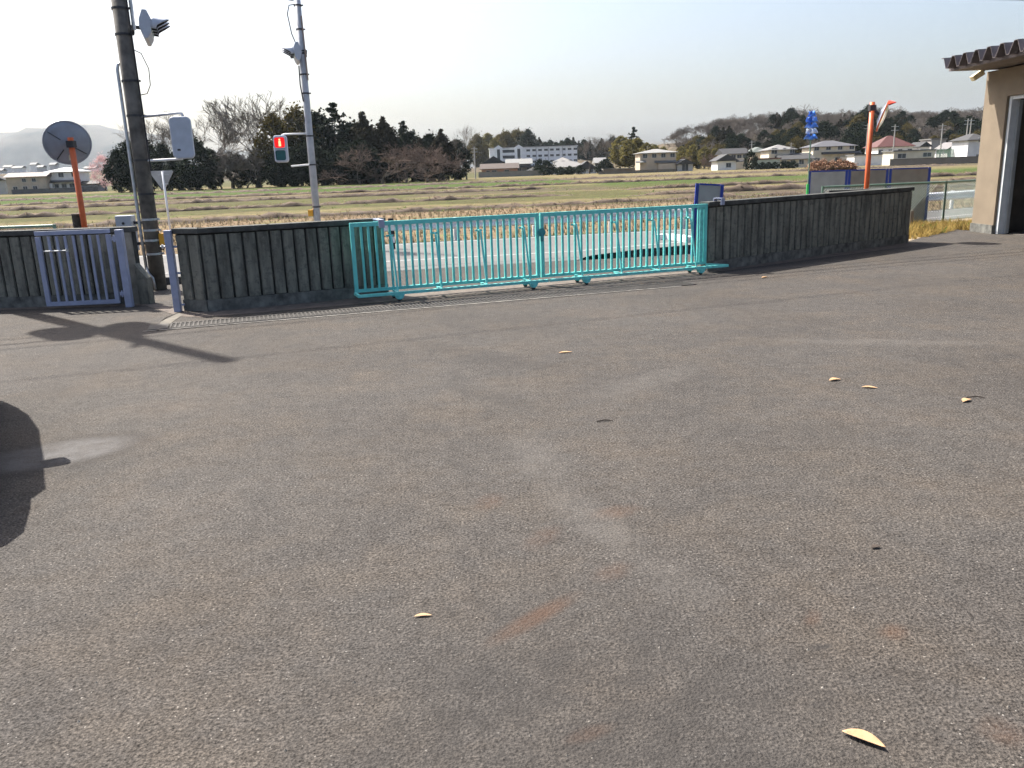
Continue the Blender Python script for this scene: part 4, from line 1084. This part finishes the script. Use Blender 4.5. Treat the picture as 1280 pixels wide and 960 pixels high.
BASE = {'wood': 13, 'bare': 16, 'vase': 16, 'cherry': 9, 'evg': 16, 'olive': 16, 'cedar': 16, 'pine': 16, 'bamboo': 12, 'bush': 4, 'plum': 9, 'reed': 1.6}
def tree(name, key, x, y, h, label, group=None, wide=1.0, z=None, sink=0):
    k = ''.join(c for c in key if not c.isdigit()); s = h / BASE[k]
    if z is None: z = ground_z(x, y) + hill_z(x, y)
    t = thing(name, label, 'tree' if k not in ('bush', 'reed') else 'bush', (x, y, z - sink), random.uniform(0, 6.28), group)
    t.scale = (s * wide, s * wide, s)
    place(PROTO[key][0], 'trunk', t); place(PROTO[key][1], 'crown', t)
    return t
def at(px, y): return XD(px, hor(px), y).x
def tall(px, py, y): return 1.9 + (hor(px) - py) / FPX * y

random.seed(3)
# the grove beyond the field
GRV = 'grove trees beyond the field'
tree('plum_tree', 'plum', at(131, 262), 262, 10.5, 'pale pink blossoming tree at the edge of the dark grove', None, .75)
for px, py, y, w in ((150, 190, 190, .8), (167, 180, 200, .9), (186, 176, 205, .8), (207, 184, 200, .9), (226, 190, 196, .9), (248, 178, 186, 1.1), (268, 190, 192, .8), (300, 195, 198, .9), (322, 190, 200, .8)):
    tree('evergreen_tree', 'evg%d' % random.randrange(3), at(px, y), y, tall(px, py, y), 'rounded dark evergreen at the bare-tree end of the grove', GRV, w * 1.12)
for px, py, y, key, lab in ((236, 143, 205, 'bare0', 'bare grey tree rising behind the back of the pale pedestrian signal'), (290, 137, 208, 'bare1', 'bare grey tree with the lower of the two broad crowns in the grove'), (322, 122, 203, 'vase0', 'tallest bare grey tree in the grove with a wide fan of branches'), (262, 150, 214, 'vase1', 'slender bare tree between two broader bare trees of the grove'), (202, 150, 225, 'bare2', 'bare grey tree rising over the dark evergreens behind the concrete pole')):
    tree('bare_tree', key, at(px, y), y, tall(px, py, y), lab, None, 1.2 if 'vase' in key else 1.0)
for px, py, y, lab in ((349, 148, 200, 'olive-gold leafy tree beside the tallest bare tree'), (377, 141, 204, 'olive-gold leafy tree right behind the slim steel pole')):
    tree('leafy_tree', 'olive%d' % (px % 2), at(px, y), y, tall(px, py, y), lab, None, .95)
for px, py, y, key, lab in ((402, 148, 206, 'evg0', 'dark evergreen just past the slim steel pole'), (423, 135, 203, 'pine0', 'tall layered pine topping the dark grove'), (441, 160, 210, 'evg1', 'dark evergreen in the dip between pine and cedar'), (458, 145, 203, 'cedar0', 'dense brownish cedar next to the tall pine'), (483, 151, 206, 'cedar1', 'brownish cedar with a pointed top above the bare cherries'), (507, 156, 205, 'pine1', 'thin ragged pine at the lower end of the dark grove'),
                            (470, 178, 208, 'evg2', 'low dark evergreen behind the bare cherries'), (500, 178, 208, 'evg0', 'low dark evergreen behind the bare cherries'), (527, 175, 208, 'cedar0', 'short cedar behind the last bare cherry'), (554, 165, 210, 'cedar1', 'broad dark cedar at the end of the grove, beside the cherries'), (572, 178, 225, 'evg1', 'dark evergreen under the bare tree at the end of the grove')):
    tree('evergreen_tree', key, at(px, y), y, tall(px, py, y), lab, GRV if 'low dark' in lab else None, 1.25 if key[:4] in ('ceda', 'pine') else 1.15)
for i, px in enumerate((276, 292, 308, 326)):
    tree('brush_thicket', 'wood%d' % (i % 3), at(px, 196), 196, 8.5 + i % 2, 'brownish bare thicket under the tall bare trees of the grove', 'bare thicket in the grove', 1.2)
for i, px in enumerate((443, 466, 490, 515, 538)):
    tree('evergreen_tree', 'evg%d' % (i % 3), at(px, 214), 214, tall(px, 160 + 3 * i, 214), 'dark evergreen closing the gaps behind the pine and cedars', GRV + ', back row', 1.2)
for i, px in enumerate((348, 368, 388, 408, 430, 452)):
    tree('evergreen_shrub', 'evg%d' % (i % 3), at(px, 194), 194, 7.5 + (i % 3), 'low dark evergreen filling the foot of the grove', GRV + ', lower storey', 1.4)
for px, py, y, lab in ((450, 180, 186, 'bare reddish cherry tree nearest the slim steel pole'), (478, 184, 184, 'bare reddish cherry tree in the row before the cedars'), (507, 178, 184, 'bare reddish cherry tree in the row before the cedars'), (534, 178, 187, 'bare reddish cherry tree in the row before the cedars'), (548, 188, 190, 'small bare reddish cherry tree at the end of its row')):
    tree('cherry_tree', 'cherry%d' % (px % 3), at(px, y), y, tall(px, py, y), lab, 'bare cherry trees' if 'in the row' in lab else None, 1.25)
tree('bare_tree', 'bare1', at(583, 225), 225, tall(583, 158, 225), 'bare tree with a feathery crown ending the grove', None, .7)
tree('bare_tree', 'bare2', at(540, 225), 225, tall(540, 163, 225), 'bare tree peeping over the cedars at the end of the grove', None, .6)
# middle distance
for px, py, y, key, lab, w in ((737, 171, 280, 'vase1', 'bare tree standing over the grey roofed houses', .8), (762, 167, 330, 'bare0', 'tall thin bare tree behind the bamboo', .6), (792, 162, 330, 'pine0', 'tall pine rising out of the golden bamboo', 1.1)):
    tree('lone_tree', key, at(px, y), y, tall(px, py, y), lab, None, w)
for px, py, y in ((776, 172, 285), (786, 176, 280), (797, 174, 300), (808, 180, 290), (818, 182, 300), (829, 184, 310), (852, 184, 300), (866, 182, 290), (880, 184, 285), (893, 186, 285)):
    tree('bamboo_clump', 'bamboo%d' % (px % 2), at(px, y), y, tall(px, py, y), 'golden green bamboo clump beside the tan two-storey house', 'bamboo clumps', 1.25)
for px, py, y in ((858, 194, 275), (886, 192, 272)):
    tree('bare_bush', 'cherry%d' % (px % 3), at(px, y), y, tall(px, py, y), 'pale bare bush in front of the bamboo', 'pale bare bushes', 1.0)
for px, py, y, w in ((683, 202, 268, 1.), (700, 209, 262, 1.2), (712, 208, 262, 1.1), (725, 207, 262, 1.1), (757, 200, 275, 1.), (752, 204, 275, 1.2)):
    tree('garden_bush', 'bush%d' % (px % 2), at(px, y), y, tall(px, py, y), 'dark clipped garden bush before the grey roofed houses', 'garden bushes by the grey roofed houses', w)
tree('garden_bush', 'bush0', at(938, 218), 218, tall(938, 190, 218), 'large dark rounded bush between two houses', None, .62)
tree('garden_bush', 'bush1', at(675, 280), 280, 5, 'dark bush beside the low dark roofed house', None, .6)
for k, px in enumerate((1020, 1030, 1040, 1050, 1059)):
    tree('brush_clump', 'reed', at(px, 128), 128, 1.5 + .2 * (k % 2), 'red-brown dry brush behind the blue-framed boards', 'red-brown brush clumps', 1.0)
for px in range(945, 996, 8):
    tree('hedge_bush', 'bush%d' % (px % 2), at(px, 214), 214, 1.7, 'dark low hedge bush before the houses', 'low hedge bushes', 1.0)
# woods behind the school
for px in range(598, 770, 7):
    y = random.uniform(520, 570); py = 178 + random.uniform(-6, 4) - (7 if px < 670 else 0)
    key = random.choice(['wood0', 'wood1', 'olive0', 'bamboo0', 'bamboo1']) if px < 660 else random.choice(['evg0', 'evg1', 'cedar0', 'evg2', 'wood2'])
    lab = {'woo': 'bare tree in the far wood behind the white school', 'oli': 'olive leafy tree in the far wood behind the white school', 'bam': 'yellow green bamboo in the far wood behind the white school', 'evg': 'dark evergreen in the far wood behind the white school', 'ced': 'brownish cedar in the far wood behind the white school'}[key[:3]]
    x = at(px, y); z = hill_z(x, y)
    tree('far_tree', key, x, y, max(8, tall(px, py, y) - z), lab, 'far wood behind the school, ' + key[:3], 1.1)
# wooded hillside behind the eastern houses
SKY = [(845, 180), (862, 172), (882, 161), (905, 152), (935, 152), (960, 150), (985, 146), (1010, 141), (1040, 139), (1065, 138), (1085, 134), (1110, 141), (1135, 148), (1160, 153), (1180, 146), (1205, 140), (1230, 137), (1290, 133)]
def sky_py(px):
    for (a, b_), (c, d) in zip(SKY, SKY[1:]):
        if a <= px <= c: return b_ + (d - b_) * (px - a) / (c - a)
    return 150
random.seed(77)
for row, (y0, drop, step) in enumerate(((425, 0, 8), (395, 6, 8), (365, 14, 8.5), (340, 23, 9), (315, 33, 10))):
    px = 846 + row * 4
    while px < 1285:
        y = y0 + random.uniform(-14, 14); x = at(px, y); z = hill_z(x, y)
        h = tall(px, sky_py(px) + drop + random.uniform(-7, 8), y) - z
        h = max(h, 8)
        if x > 62:
            r = random.random(); clump = mnoise.noise(Vector((px * .021, row * 2.3, 1)))
            ever = clump > (.22 if row < 2 else -.1)
            key = random.choice(['evg0', 'evg1', 'evg2', 'cedar1', 'evg0']) if ever else random.choice(['wood0', 'wood1', 'wood2', 'wood0', 'wood1', 'wood2', 'vase0'])
            if row >= 2 and random.random() < .12: key = 'olive%d' % random.randrange(2)
            kk = key[:3]
            lab = {'woo': 'bare spreading tree on the wooded hillside behind the houses', 'vas': 'bare fan-shaped tree on the wooded hillside behind the houses', 'evg': 'dark evergreen on the wooded hillside behind the houses', 'ced': 'brownish cedar on the wooded hillside behind the houses', 'oli': 'olive leafy tree on the wooded hillside behind the houses'}[kk]
            tree('hillside_tree', key, x, y, max(h, 6), lab, 'hillside wood, ' + kk, 1.25, z)
        px += step * random.uniform(.7, 1.2)

# ------------------------------------------------------------------ houses
HM = {}
def hm(c, name='house_wall', **k):
    key = (name, tuple(c))
    if key not in HM: HM[key] = mat(name, c, k.get('rough', .85), var=.1, scale=.8)
    return HM[key]
GREYR, DARKR, LIGHTR, REDR, BRNR = (.092, .092, .096), (.035, .035, .039), (.262, .262, .262), (.169, .046, .039), (.123, .081, .065)
CREAM, WHITE, TAN, GREYW, TERRA = (.58, .51, .4), (.74, .73, .71), (.46, .385, .3), (.42, .42, .41), (.4, .21, .14)
FRAME = hm((.5, .5, .5), 'window_frame')
WINM = {}
def window(par, x, z, w, h, yf):
    k = (round(w, 1), round(h, 1))
    if k not in WINM:
        f = MB(); f.box((0, -.05, 0), (w, .12, .07)); f.v = []; f.f = []; f.m = []
        for zz in (-h / 2, h / 2): f.box((0, -.03, zz), (w + .16, .1, .1))
        for xx in (-w / 2, w / 2, 0): f.box((xx, -.03, 0), (.08 if xx else .05, .09, h - .1))
        WINM[k] = (f.mesh('window', FRAME), MB().box((0, -.012, 0), (w - .08, .02, h - .1)).mesh('pane', GLASS))
    o = place(WINM[k][0], 'window', par, (x, yf, z)); place(WINM[k][1], 'pane', o)
def roof(par, name, kind, w, d, z0, z1, m, ov=.6, x=0, y=0):
    b = MB(); W_, D_ = w / 2 + ov, d / 2 + ov
    if kind == 'gx': top = [(-W_, 0, z1), (W_, 0, z1)]
    elif kind == 'gy': top = [(0, -D_, z1), (0, D_, z1)]
    else:
        r = max(.2, W_ - D_) if W_ > D_ else .1
        top = [(-r, 0, z1), (r, 0, z1)] if W_ >= D_ else [(0, -(D_ - W_), z1), (0, D_ - W_, z1)]
    e = [(-W_, -D_, z0), (W_, -D_, z0), (W_, D_, z0), (-W_, D_, z0)]
    vs = e + top + [(p[0], p[1], p[2] - .14) for p in e]
    if kind == 'gy' or (kind == 'hip' and W_ < D_): fs = [(0, 1, 4), (1, 2, 5, 4), (2, 3, 5), (3, 0, 4, 5)]
    else: fs = [(0, 1, 5, 4), (1, 2, 5), (2, 3, 4, 5), (3, 0, 4)]
    fs += [(6, 7, 1, 0), (7, 8, 2, 1), (8, 9, 3, 2), (9, 6, 0, 3), (9, 8, 7, 6)]
    b.add([(vx + x, vy + y, vz) for vx, vy, vz in vs], fs)
    return b.build(name, m, par)
def house(label, px0, px1, y, eave, ridge_, kind, wc, rc, wins=(), depth=8, low=None, extra=None, name='house', cat='house', rz=0, z=0, porch=None):
    xa, xb = at(px0, y), at(px1, y); w = xb - xa; pc = (px0 + px1) / 2
    ze, zr = tall(pc, eave, y) - z, tall(pc, ridge_, y) - z
    t = thing(name, label, cat, ((xa + xb) / 2, y + depth / 2, z - .15), rz)
    wm, rm = hm(wc), hm([q * .45 for q in rc], 'house_roof', rough=.75)
    MB().box((0, 0, ze / 2 + .05), (w, depth, ze + .1)).build('wall', wm, t)
    if kind == 'gy':
        MB().prism([(-w / 2, ze + .1), (w / 2, ze + .1), (0, zr - .1)], -depth / 2 + .002, depth / 2 - .002).build('gable', wm, t)
    if kind == 'gx':
        g = MB(); g.add([(-w / 2, -depth / 2, ze + .1), (-w / 2, depth / 2, ze + .1), (-w / 2, 0, zr - .1), (w / 2, -depth / 2, ze + .1), (w / 2, depth / 2, ze + .1), (w / 2, 0, zr - .1)], [(0, 1, 2), (3, 5, 4)]); g.build('gable', wm, t)
    if kind == 'flat':
        MB().box((0, 0, ze + .25), (w + .6, depth + .6, .3)).build('roof', rm, t)
    else: roof(t, 'roof', kind, w, depth, ze + .1, zr, rm)
    for fx, zz, ww, hh in wins: window(t, fx * w, zz, ww, hh, -depth / 2)
    if low:        # lean-to roof between the storeys: fraction range, height, material
        for f0, f1, zl, out, rcol in low:
            b = MB(); X0, X1 = f0 * w, f1 * w
            b.add([(X0, -depth / 2, zl + .5), (X1, -depth / 2, zl + .5), (X1, -depth / 2 - out, zl), (X0, -depth / 2 - out, zl), (X0, -depth / 2 - out, zl - .15), (X1, -depth / 2 - out, zl - .15), (X0, -depth / 2, zl - .15), (X1, -depth / 2, zl - .15)],
                  [(3, 2, 1, 0), (4, 5, 2, 3), (6, 7, 5, 4), (0, 6, 4, 3), (2, 5, 7, 1)]); b.build('lower_roof', hm([q * .45 for q in rcol], 'house_roof'), t)
    if porch:
        for f0, f1, zl, out in porch:
            MB().box(((f0 + f1) / 2 * w, -depth / 2 - out / 2, zl / 2), ((f1 - f0) * w, out, zl)).build('porch', wm, t)
    return t
def row(n, z, w, h, a=-.42, b=.42): return [(a + (b - a) * i / max(1, n - 1), z, w, h) for i in range(n)]
# west
house('long tan two-storey house with a faded pink roof beyond the field', 9, 56, 258, 222, 216.5, 'gx', TAN, (.36, .27, .24), row(3, 1.6, 1.3, 1.3, -.3, .2) + row(2, 4.0, 1.2, 1.1, -.05, .2), 7, rz=.1)
house('white two-storey house with a gleaming light roof beside the tan house', 59, 98, 262, 216, 210.5, 'hip', WHITE, (.95, .95, .95), row(3, 5.2, 1.6, 1.3) + row(3, 2.0, 1.5, 1.2, -.2, .3), 8, low=[(-.55, .6, 3.2, 1.6, (.12, .12, .14))], porch=[(-.5, -.25, 2.8, 1.5)])
house('low dark shed beside the white house with the light roof', 99, 122, 262, 230, 226, 'gx', (.2, .21, .23), DARKR, row(2, 1.2, .8, .8), 6)
house('small pale house at the outer end beside the tan house', -8, 7, 268, 226, 221, 'gy', GREYW, DARKR, row(1, 2, 1, 1), 6)
for i, (a, b_, y0, t_, c) in enumerate(((8, 18, 820, 208, WHITE), (19, 31, 800, 209, WHITE), (42, 49, 860, 205, WHITE), (50, 57, 840, 208, GREYW), (108, 122, 830, 209, WHITE), (66, 73, 900, 205, GREYW), (0, 6, 760, 212, GREYW))):
    house(['small white far-off house at the outer edge of the village below the hills','tiny white far-off house with a long roof below the hills','tiny far-off white house standing higher below the hills','tiny far-off grey house beside the higher white one','far-off white house alone below the hills near the pink blossoming tree','tiny far-off grey house above the gleaming light roof','tiny far-off grey house above the tan house end'][i], a, b_, y0, t_ + 2.5, t_, 'gx', c, LIGHTR, (), 8, z=hill_z(at((a + b_) / 2, y0), y0))
# middle
house('low terracotta house with a brown roof behind the block wall', 602, 647, 288, 211, 204.5, 'gx', TERRA, BRNR, row(2, 1.5, 1.6, 1.4, -.15, .2) + [(-.32, 1.5, 1.2, 1.3)], 7)
house('white gabled house with dark bargeboards peeping over the terracotta house', 605, 630, 305, 205, 196, 'gy', WHITE, DARKR, [(0, 4.6, 1.2, 1.0)], 9)
house('grey tiled house beside the terracotta house', 634, 664, 302, 205.5, 199, 'gx', (.2, .2, .2), (.38, .38, .37), row(3, 2.0, 1.6, 1.6), 8, low=[(-.5, .9, 2.9, 1.2, GREYR)])
house('low house with a dark roof beside the grey tiled house', 660, 675, 292, 213, 209, 'hip', GREYW, DARKR, row(2, 1.2, .9, .9), 6)
house('wide house with pale grey roof behind the garden bushes', 682, 735, 296, 209, 202, 'hip', GREYW, (.36, .35, .34), row(4, 1.6, 1.4, 1.3), 9)
house('upper storey house with a pale roof between the school and the bare tree', 693, 715, 312, 203, 197, 'hip', TAN, (.42, .4, .38), row(3, 4.2, 1.2, .9), 7)
house('white gable-fronted house under the bare tree', 722, 745, 284, 211, 201.5, 'gy', WHITE, GREYR, [(-.1, 2.0, 1.2, 1.2), (.25, 1.4, 1.0, 1.9)], 8)
house('pale roofed house behind the white gable', 745, 757, 305, 204, 197.5, 'gx', WHITE, (.4, .4, .4), row(2, 3, 1.2, 1), 7)
house('low dark carport shelter before the bamboo', 755, 797, 262, 211.5, 207, 'flat', (.16, .14, .12), (.3, .29, .27), (), 4, name='carport', cat='shelter')
house('tan two-storey house with a pale hipped roof standing alone by the bamboo', 800, 845, 246, 192, 187, 'hip', TAN, (.42, .41, .39), row(4, 4.6, 1.3, 1.2, -.36, .4), 9, low=[(-.62, -.35, 2.9, 1.6, LIGHTR), (-.1, .5, 2.7, .8, LIGHTR)], porch=[(0, .48, 2.3, 1.2)])
house('small grey shed with a white shutter beside the tan two-storey house', 847, 866, 244, 205, 199, 'gy', GREYW, GREYR, [(0, 1.2, 1.9, 2.2)], 6, name='shed', cat='shed')
# school
sx0, sx1, sy = at(613, 470), at(722, 470), 470
sc = thing('school_building', 'long white three-storey school building far behind the houses', 'building', ((sx0 + sx1) / 2, sy, 0), .03)
sw = sx1 - sx0; SCW = hm((.78, .79, .82), 'school_wall')
MB().box((0, 6, 6.7), (sw, 12, 13.4)).build('wall', SCW, sc)
MB().box((0, 6, 13.6), (sw + .8, 12.8, .5)).build('roof', hm((.5, .5, .52), 'school_roof'), sc)
for x in (-sw * .40, -sw * .17):
    MB().prism([(-2.2, 6), (2.2, 6), (2.2, 13.8), (0, 15.2), (-2.2, 13.8)], -2.2, 0).build('gable_bay', SCW, sc, (x, 0, 0))
    MB().box((x, -2.23, 10), (1.6, .05, 6)).build('bay_window', GLASS, sc)
for zz in (12.0, 9.0, 6.0):
    for i in range(9): window(sc, -sw * .06 + (sw * .54) * i / 8, zz, 2.0, 1.1, -.003)
    MB().box((-sw * .285, -.06, zz - .1), (sw * .19, .1, 1.5)).build('window_band', GLASS, sc)
for f in (.03, .17, .33): MB().box((sw * f, -.3, 6.7), (.35, .6, 13.3)).build('downpipe', hm((.45, .46, .5), 'school_trim'), sc)
# east
HE = 236
house('dark roofed two-storey house beside the dark rounded bush', 905, 934, HE + 8, 193, 186, 'gx', CREAM, DARKR, row(3, 3.6, 1.3, 1.1, -.1, .4), 8)
house('white gabled wing before the dark roofed house', 897, 920, HE - 2, 201, 193, 'gy', WHITE, GREYR, [(.1, 1.3, 1.4, 1.2)], 7, low=[(.5, .95, 2.2, .8, GREYR)])
house('house with a greenish hipped roof behind the low green shed', 940, 960, HE + 12, 191, 184.5, 'hip', CREAM, (.17, .2, .18), row(2, 4.2, 1.1, 1.0), 8)
house('low pale green shed with a dull red roof', 944, 975, HE - 12, 199.5, 196.5, 'flat', (.42, .47, .41), (.28, .13, .12), (), 5, name='shed', cat='shed')
house('cream house with a pale hipped roof behind the red roofed shed', 961, 993, HE, 188, 181.5, 'hip', CREAM, (.36, .35, .34), [(-.3, 4.6, 1.6, 1.5), (.1, 5.0, .8, .7), (.4, 4.6, 1.3, 1.4)], 8, low=[(.3, 1.05, 3.4, 1.4, GREYR)])
house('low cream wing running between the two hip-roofed houses', 977, 1016, HE - 4, 199, 193, 'gx', CREAM, GREYR, row(4, 1.5, 1.3, 1.2), 6)
house('large cream two-storey house with a dark hipped roof', 1016, 1068, HE, 184, 176.5, 'hip', (.6, .53, .42), (.15, .15, .17), row(4, 4.9, 1.3, 1.1) + row(2, 1.7, 1.6, 1.4, -.4, .1), 9, low=[(-.3, .62, 3.4, 1.6, (.09, .09, .1))], porch=[(.1, .5, 2.4, 1.4)])
house('white flat shed between the large cream house and the red roof', 1068, 1102, HE - 16, 194.5, 192.5, 'flat', WHITE, LIGHTR, (), 5, name='shed', cat='shed')
house('house with a big dull red hipped roof', 1097, 1140, HE + 14, 184, 170.5, 'hip', WHITE, REDR, row(4, 3.4, 1.2, 1.4), 9)
house('long low beige building with a flat white roof edge', 1117, 1168, 202, 189.5, 187, 'flat', (.5, .47, .4), LIGHTR, [(-.3, 2.1, 2.0, 1.1), (.32, 2.2, 2.0, 1.0)], 6, name='long_building', cat='building')
house('square grey block behind the long low building', 1163, 1181, HE + 20, 176, 173.5, 'flat', (.3, .28, .27), (.35, .34, .33), (), 7, name='grey_block', cat='building')
house('white gable beside the square grey block', 1150, 1161, HE + 16, 184, 178, 'gy', WHITE, DARKR, (), 7)
house('white gabled house behind the green netting', 1184, 1207, HE + 6, 187, 178, 'gy', WHITE, (.3, .28, .28), [(0, 3, 1.6, 1.2)], 7)
house('white two-storey house beside the garage wall', 1209, 1235, 192, 176, 168, 'hip', (.62, .62, .63), GREYR, [(.1, 5.0, 1.0, .9), (0, 1.6, .6, .6)], 7)
# walls and nets far away
def long_wall(label, pts, h, c, name='block_wall', cat='wall'):
    o0 = Vector((*pts[0], 0)); t = thing(name, label, cat, o0)
    for a, b_ in zip(pts, pts[1:]):
        a = Vector((*a, 0)) - o0; b_ = Vector((*b_, 0)) - o0
        MB().bar(a + Vector((0, 0, h / 2 - .2)), b_ + Vector((0, 0, h / 2 - .2)), .2, h + .1).build('panel', hm(c, 'block_wall'), t)
        MB().bar(a + Vector((0, 0, h - .1)), b_ + Vector((0, 0, h - .1)), .3, .12).build('coping', hm([x * .8 for x in c], 'block_wall_coping'), t)
long_wall('grey block wall in front of the terracotta house', [(at(598, 272), 272), (at(683, 272), 272)], 1.6, (.24, .225, .2))
long_wall('dark block wall along the field before the long low building', [(at(1113, 192), 192), (at(1230, 182), 182)], 1.4, (.13, .12, .11))
long_wall('low dark wall at the field edge before the tan house', [(at(748, 236), 236), (at(845, 236), 236)], .7, (.16, .145, .13))
long_wall('low dark wall along the field before the white light-roofed house', [(at(14, 250), 250), (at(122, 250), 250)], 1.3, (.10, .10, .11))
nt_ = thing('green_net_fence', 'green netting on posts beside the long low building', 'fence', (at(1170, 198), 198, 0))
nw = at(1206, 198) - at(1170, 198); nm = mat('green_net', (.09, .22, .15), .9, var=.3, scale=1)
for i in range(5): MB().tube([(nw * i / 4, 0, -.2), (nw * i / 4, 0, 3.4)], .05, 6).build('post', STEEL, nt_)
b = MB()
for i in range(int(nw / .12)): b.bar((i * .12, 0, 0), (i * .12, 0, 3.2), .05, .02)
for k in range(24): b.bar((0, .03, k * .135), (nw, .03, k * .135), .02, .05)
stuff(b.build('netting', nm, nt_))
# far utility poles
for px, py, y, lab in ((594, 186, 240, 'concrete utility pole at the end of the grove'), (1116, 159, 215, 'pale utility pole before the house with the red roof'), (1175, 158, 212, 'pale utility pole before the square grey block'), (1082, 158, 245, 'pale utility pole at the side of the big red roof'), (1206, 152, 225, 'pale utility pole close to the white two-storey house'), (1210, 152, 228, 'second pale utility pole close to the white two-storey house'),
                       (988, 180, 300, 'utility pole behind the cream house'), (939, 178, 300, 'utility pole behind the dark rounded bush'), (830, 176, 380, 'utility pole beyond the tan two-storey house')):
    t = thing('far_utility_pole', lab, 'pole', (at(px, y), y, 0)); h = tall(px, py, y)
    MB().tube([(0, 0, -.3), (0, 0, h)], [.2, .13], 8).build('shaft', hm((.36, .35, .33), 'pole_concrete'), t)
    for z in (h - .5, h - 1.4): MB().bar((-.9, 0, z), (.9, 0, z), .1, .1).build('crossarm', STEEL, t)
# far blue hills
HILLM = mat('wooded_hill', (.05, .056, .05), 1.0, var=.5, scale=.012, c2=(.09, .08, .065), bmp=1.0, bscale=.03)
def hills(name, y, prof, depth, seed):
    b = MB(); nx_, ny_ = 160, 14; x0, x1 = prof[0][0], prof[-1][0]
    for j in range(ny_):
        v = j / (ny_ - 1)
        for i in range(nx_):
            x = x0 + (x1 - x0) * i / (nx_ - 1); h = 0
            for (a, ha), (c, hc) in zip(prof, prof[1:]):
                if a <= x <= c: u = (x - a) / (c - a); u = u * u * (3 - 2 * u); h = ha + (hc - ha) * u
            yy = y + depth * v
            k = math.sin(math.pi * min(.999, v ** .7)) ** .8
            h = h * k * (1 + .12 * mnoise.noise(Vector((x * .004, yy * .004, seed))) + .05 * mnoise.noise(Vector((x * .015, yy * .015, seed)))) - 2
            b.v.append((x, yy, h))
    for j in range(ny_ - 1):
        for i in range(nx_ - 1): a = j * nx_ + i; b.f.append((a, a + 1, a + nx_ + 1, a + nx_)); b.m.append(0)
    return structure(b.build(name, HILLM, smooth=True))
hills('hills', 3900, [(-6200, 100), (-4100, 215), (-3120, 275), (-2780, 250), (-2500, 262), (-2230, 292), (-1890, 265), (-1430, 150), (-800, 70), (-180, 35)], 1300, 2)
hills('hills', 3000, [(-300, 12), (190, 47), (660, 92), (950, 120), (1420, 140), (2370, 170), (3800, 95)], 800, 8)

# ------------------------------------------------------------------ haze
hz = MB().box((0, 2300, 168), (13400, 9000, 342)).build('haze', [])
m, nt, b_ = nodes('thin_haze'); nt.nodes.remove(b_)
pv = nd(nt, 'ShaderNodeVolumePrincipled'); pv.inputs['Color'].default_value = (.75, .87, 1, 1); pv.inputs['Density'].default_value = .00005; pv.inputs['Anisotropy'].default_value = .2
lk(nt, pv.outputs[0], nt.nodes['Material Output'].inputs['Volume'])
hz.data.materials.append(m); stuff(hz)
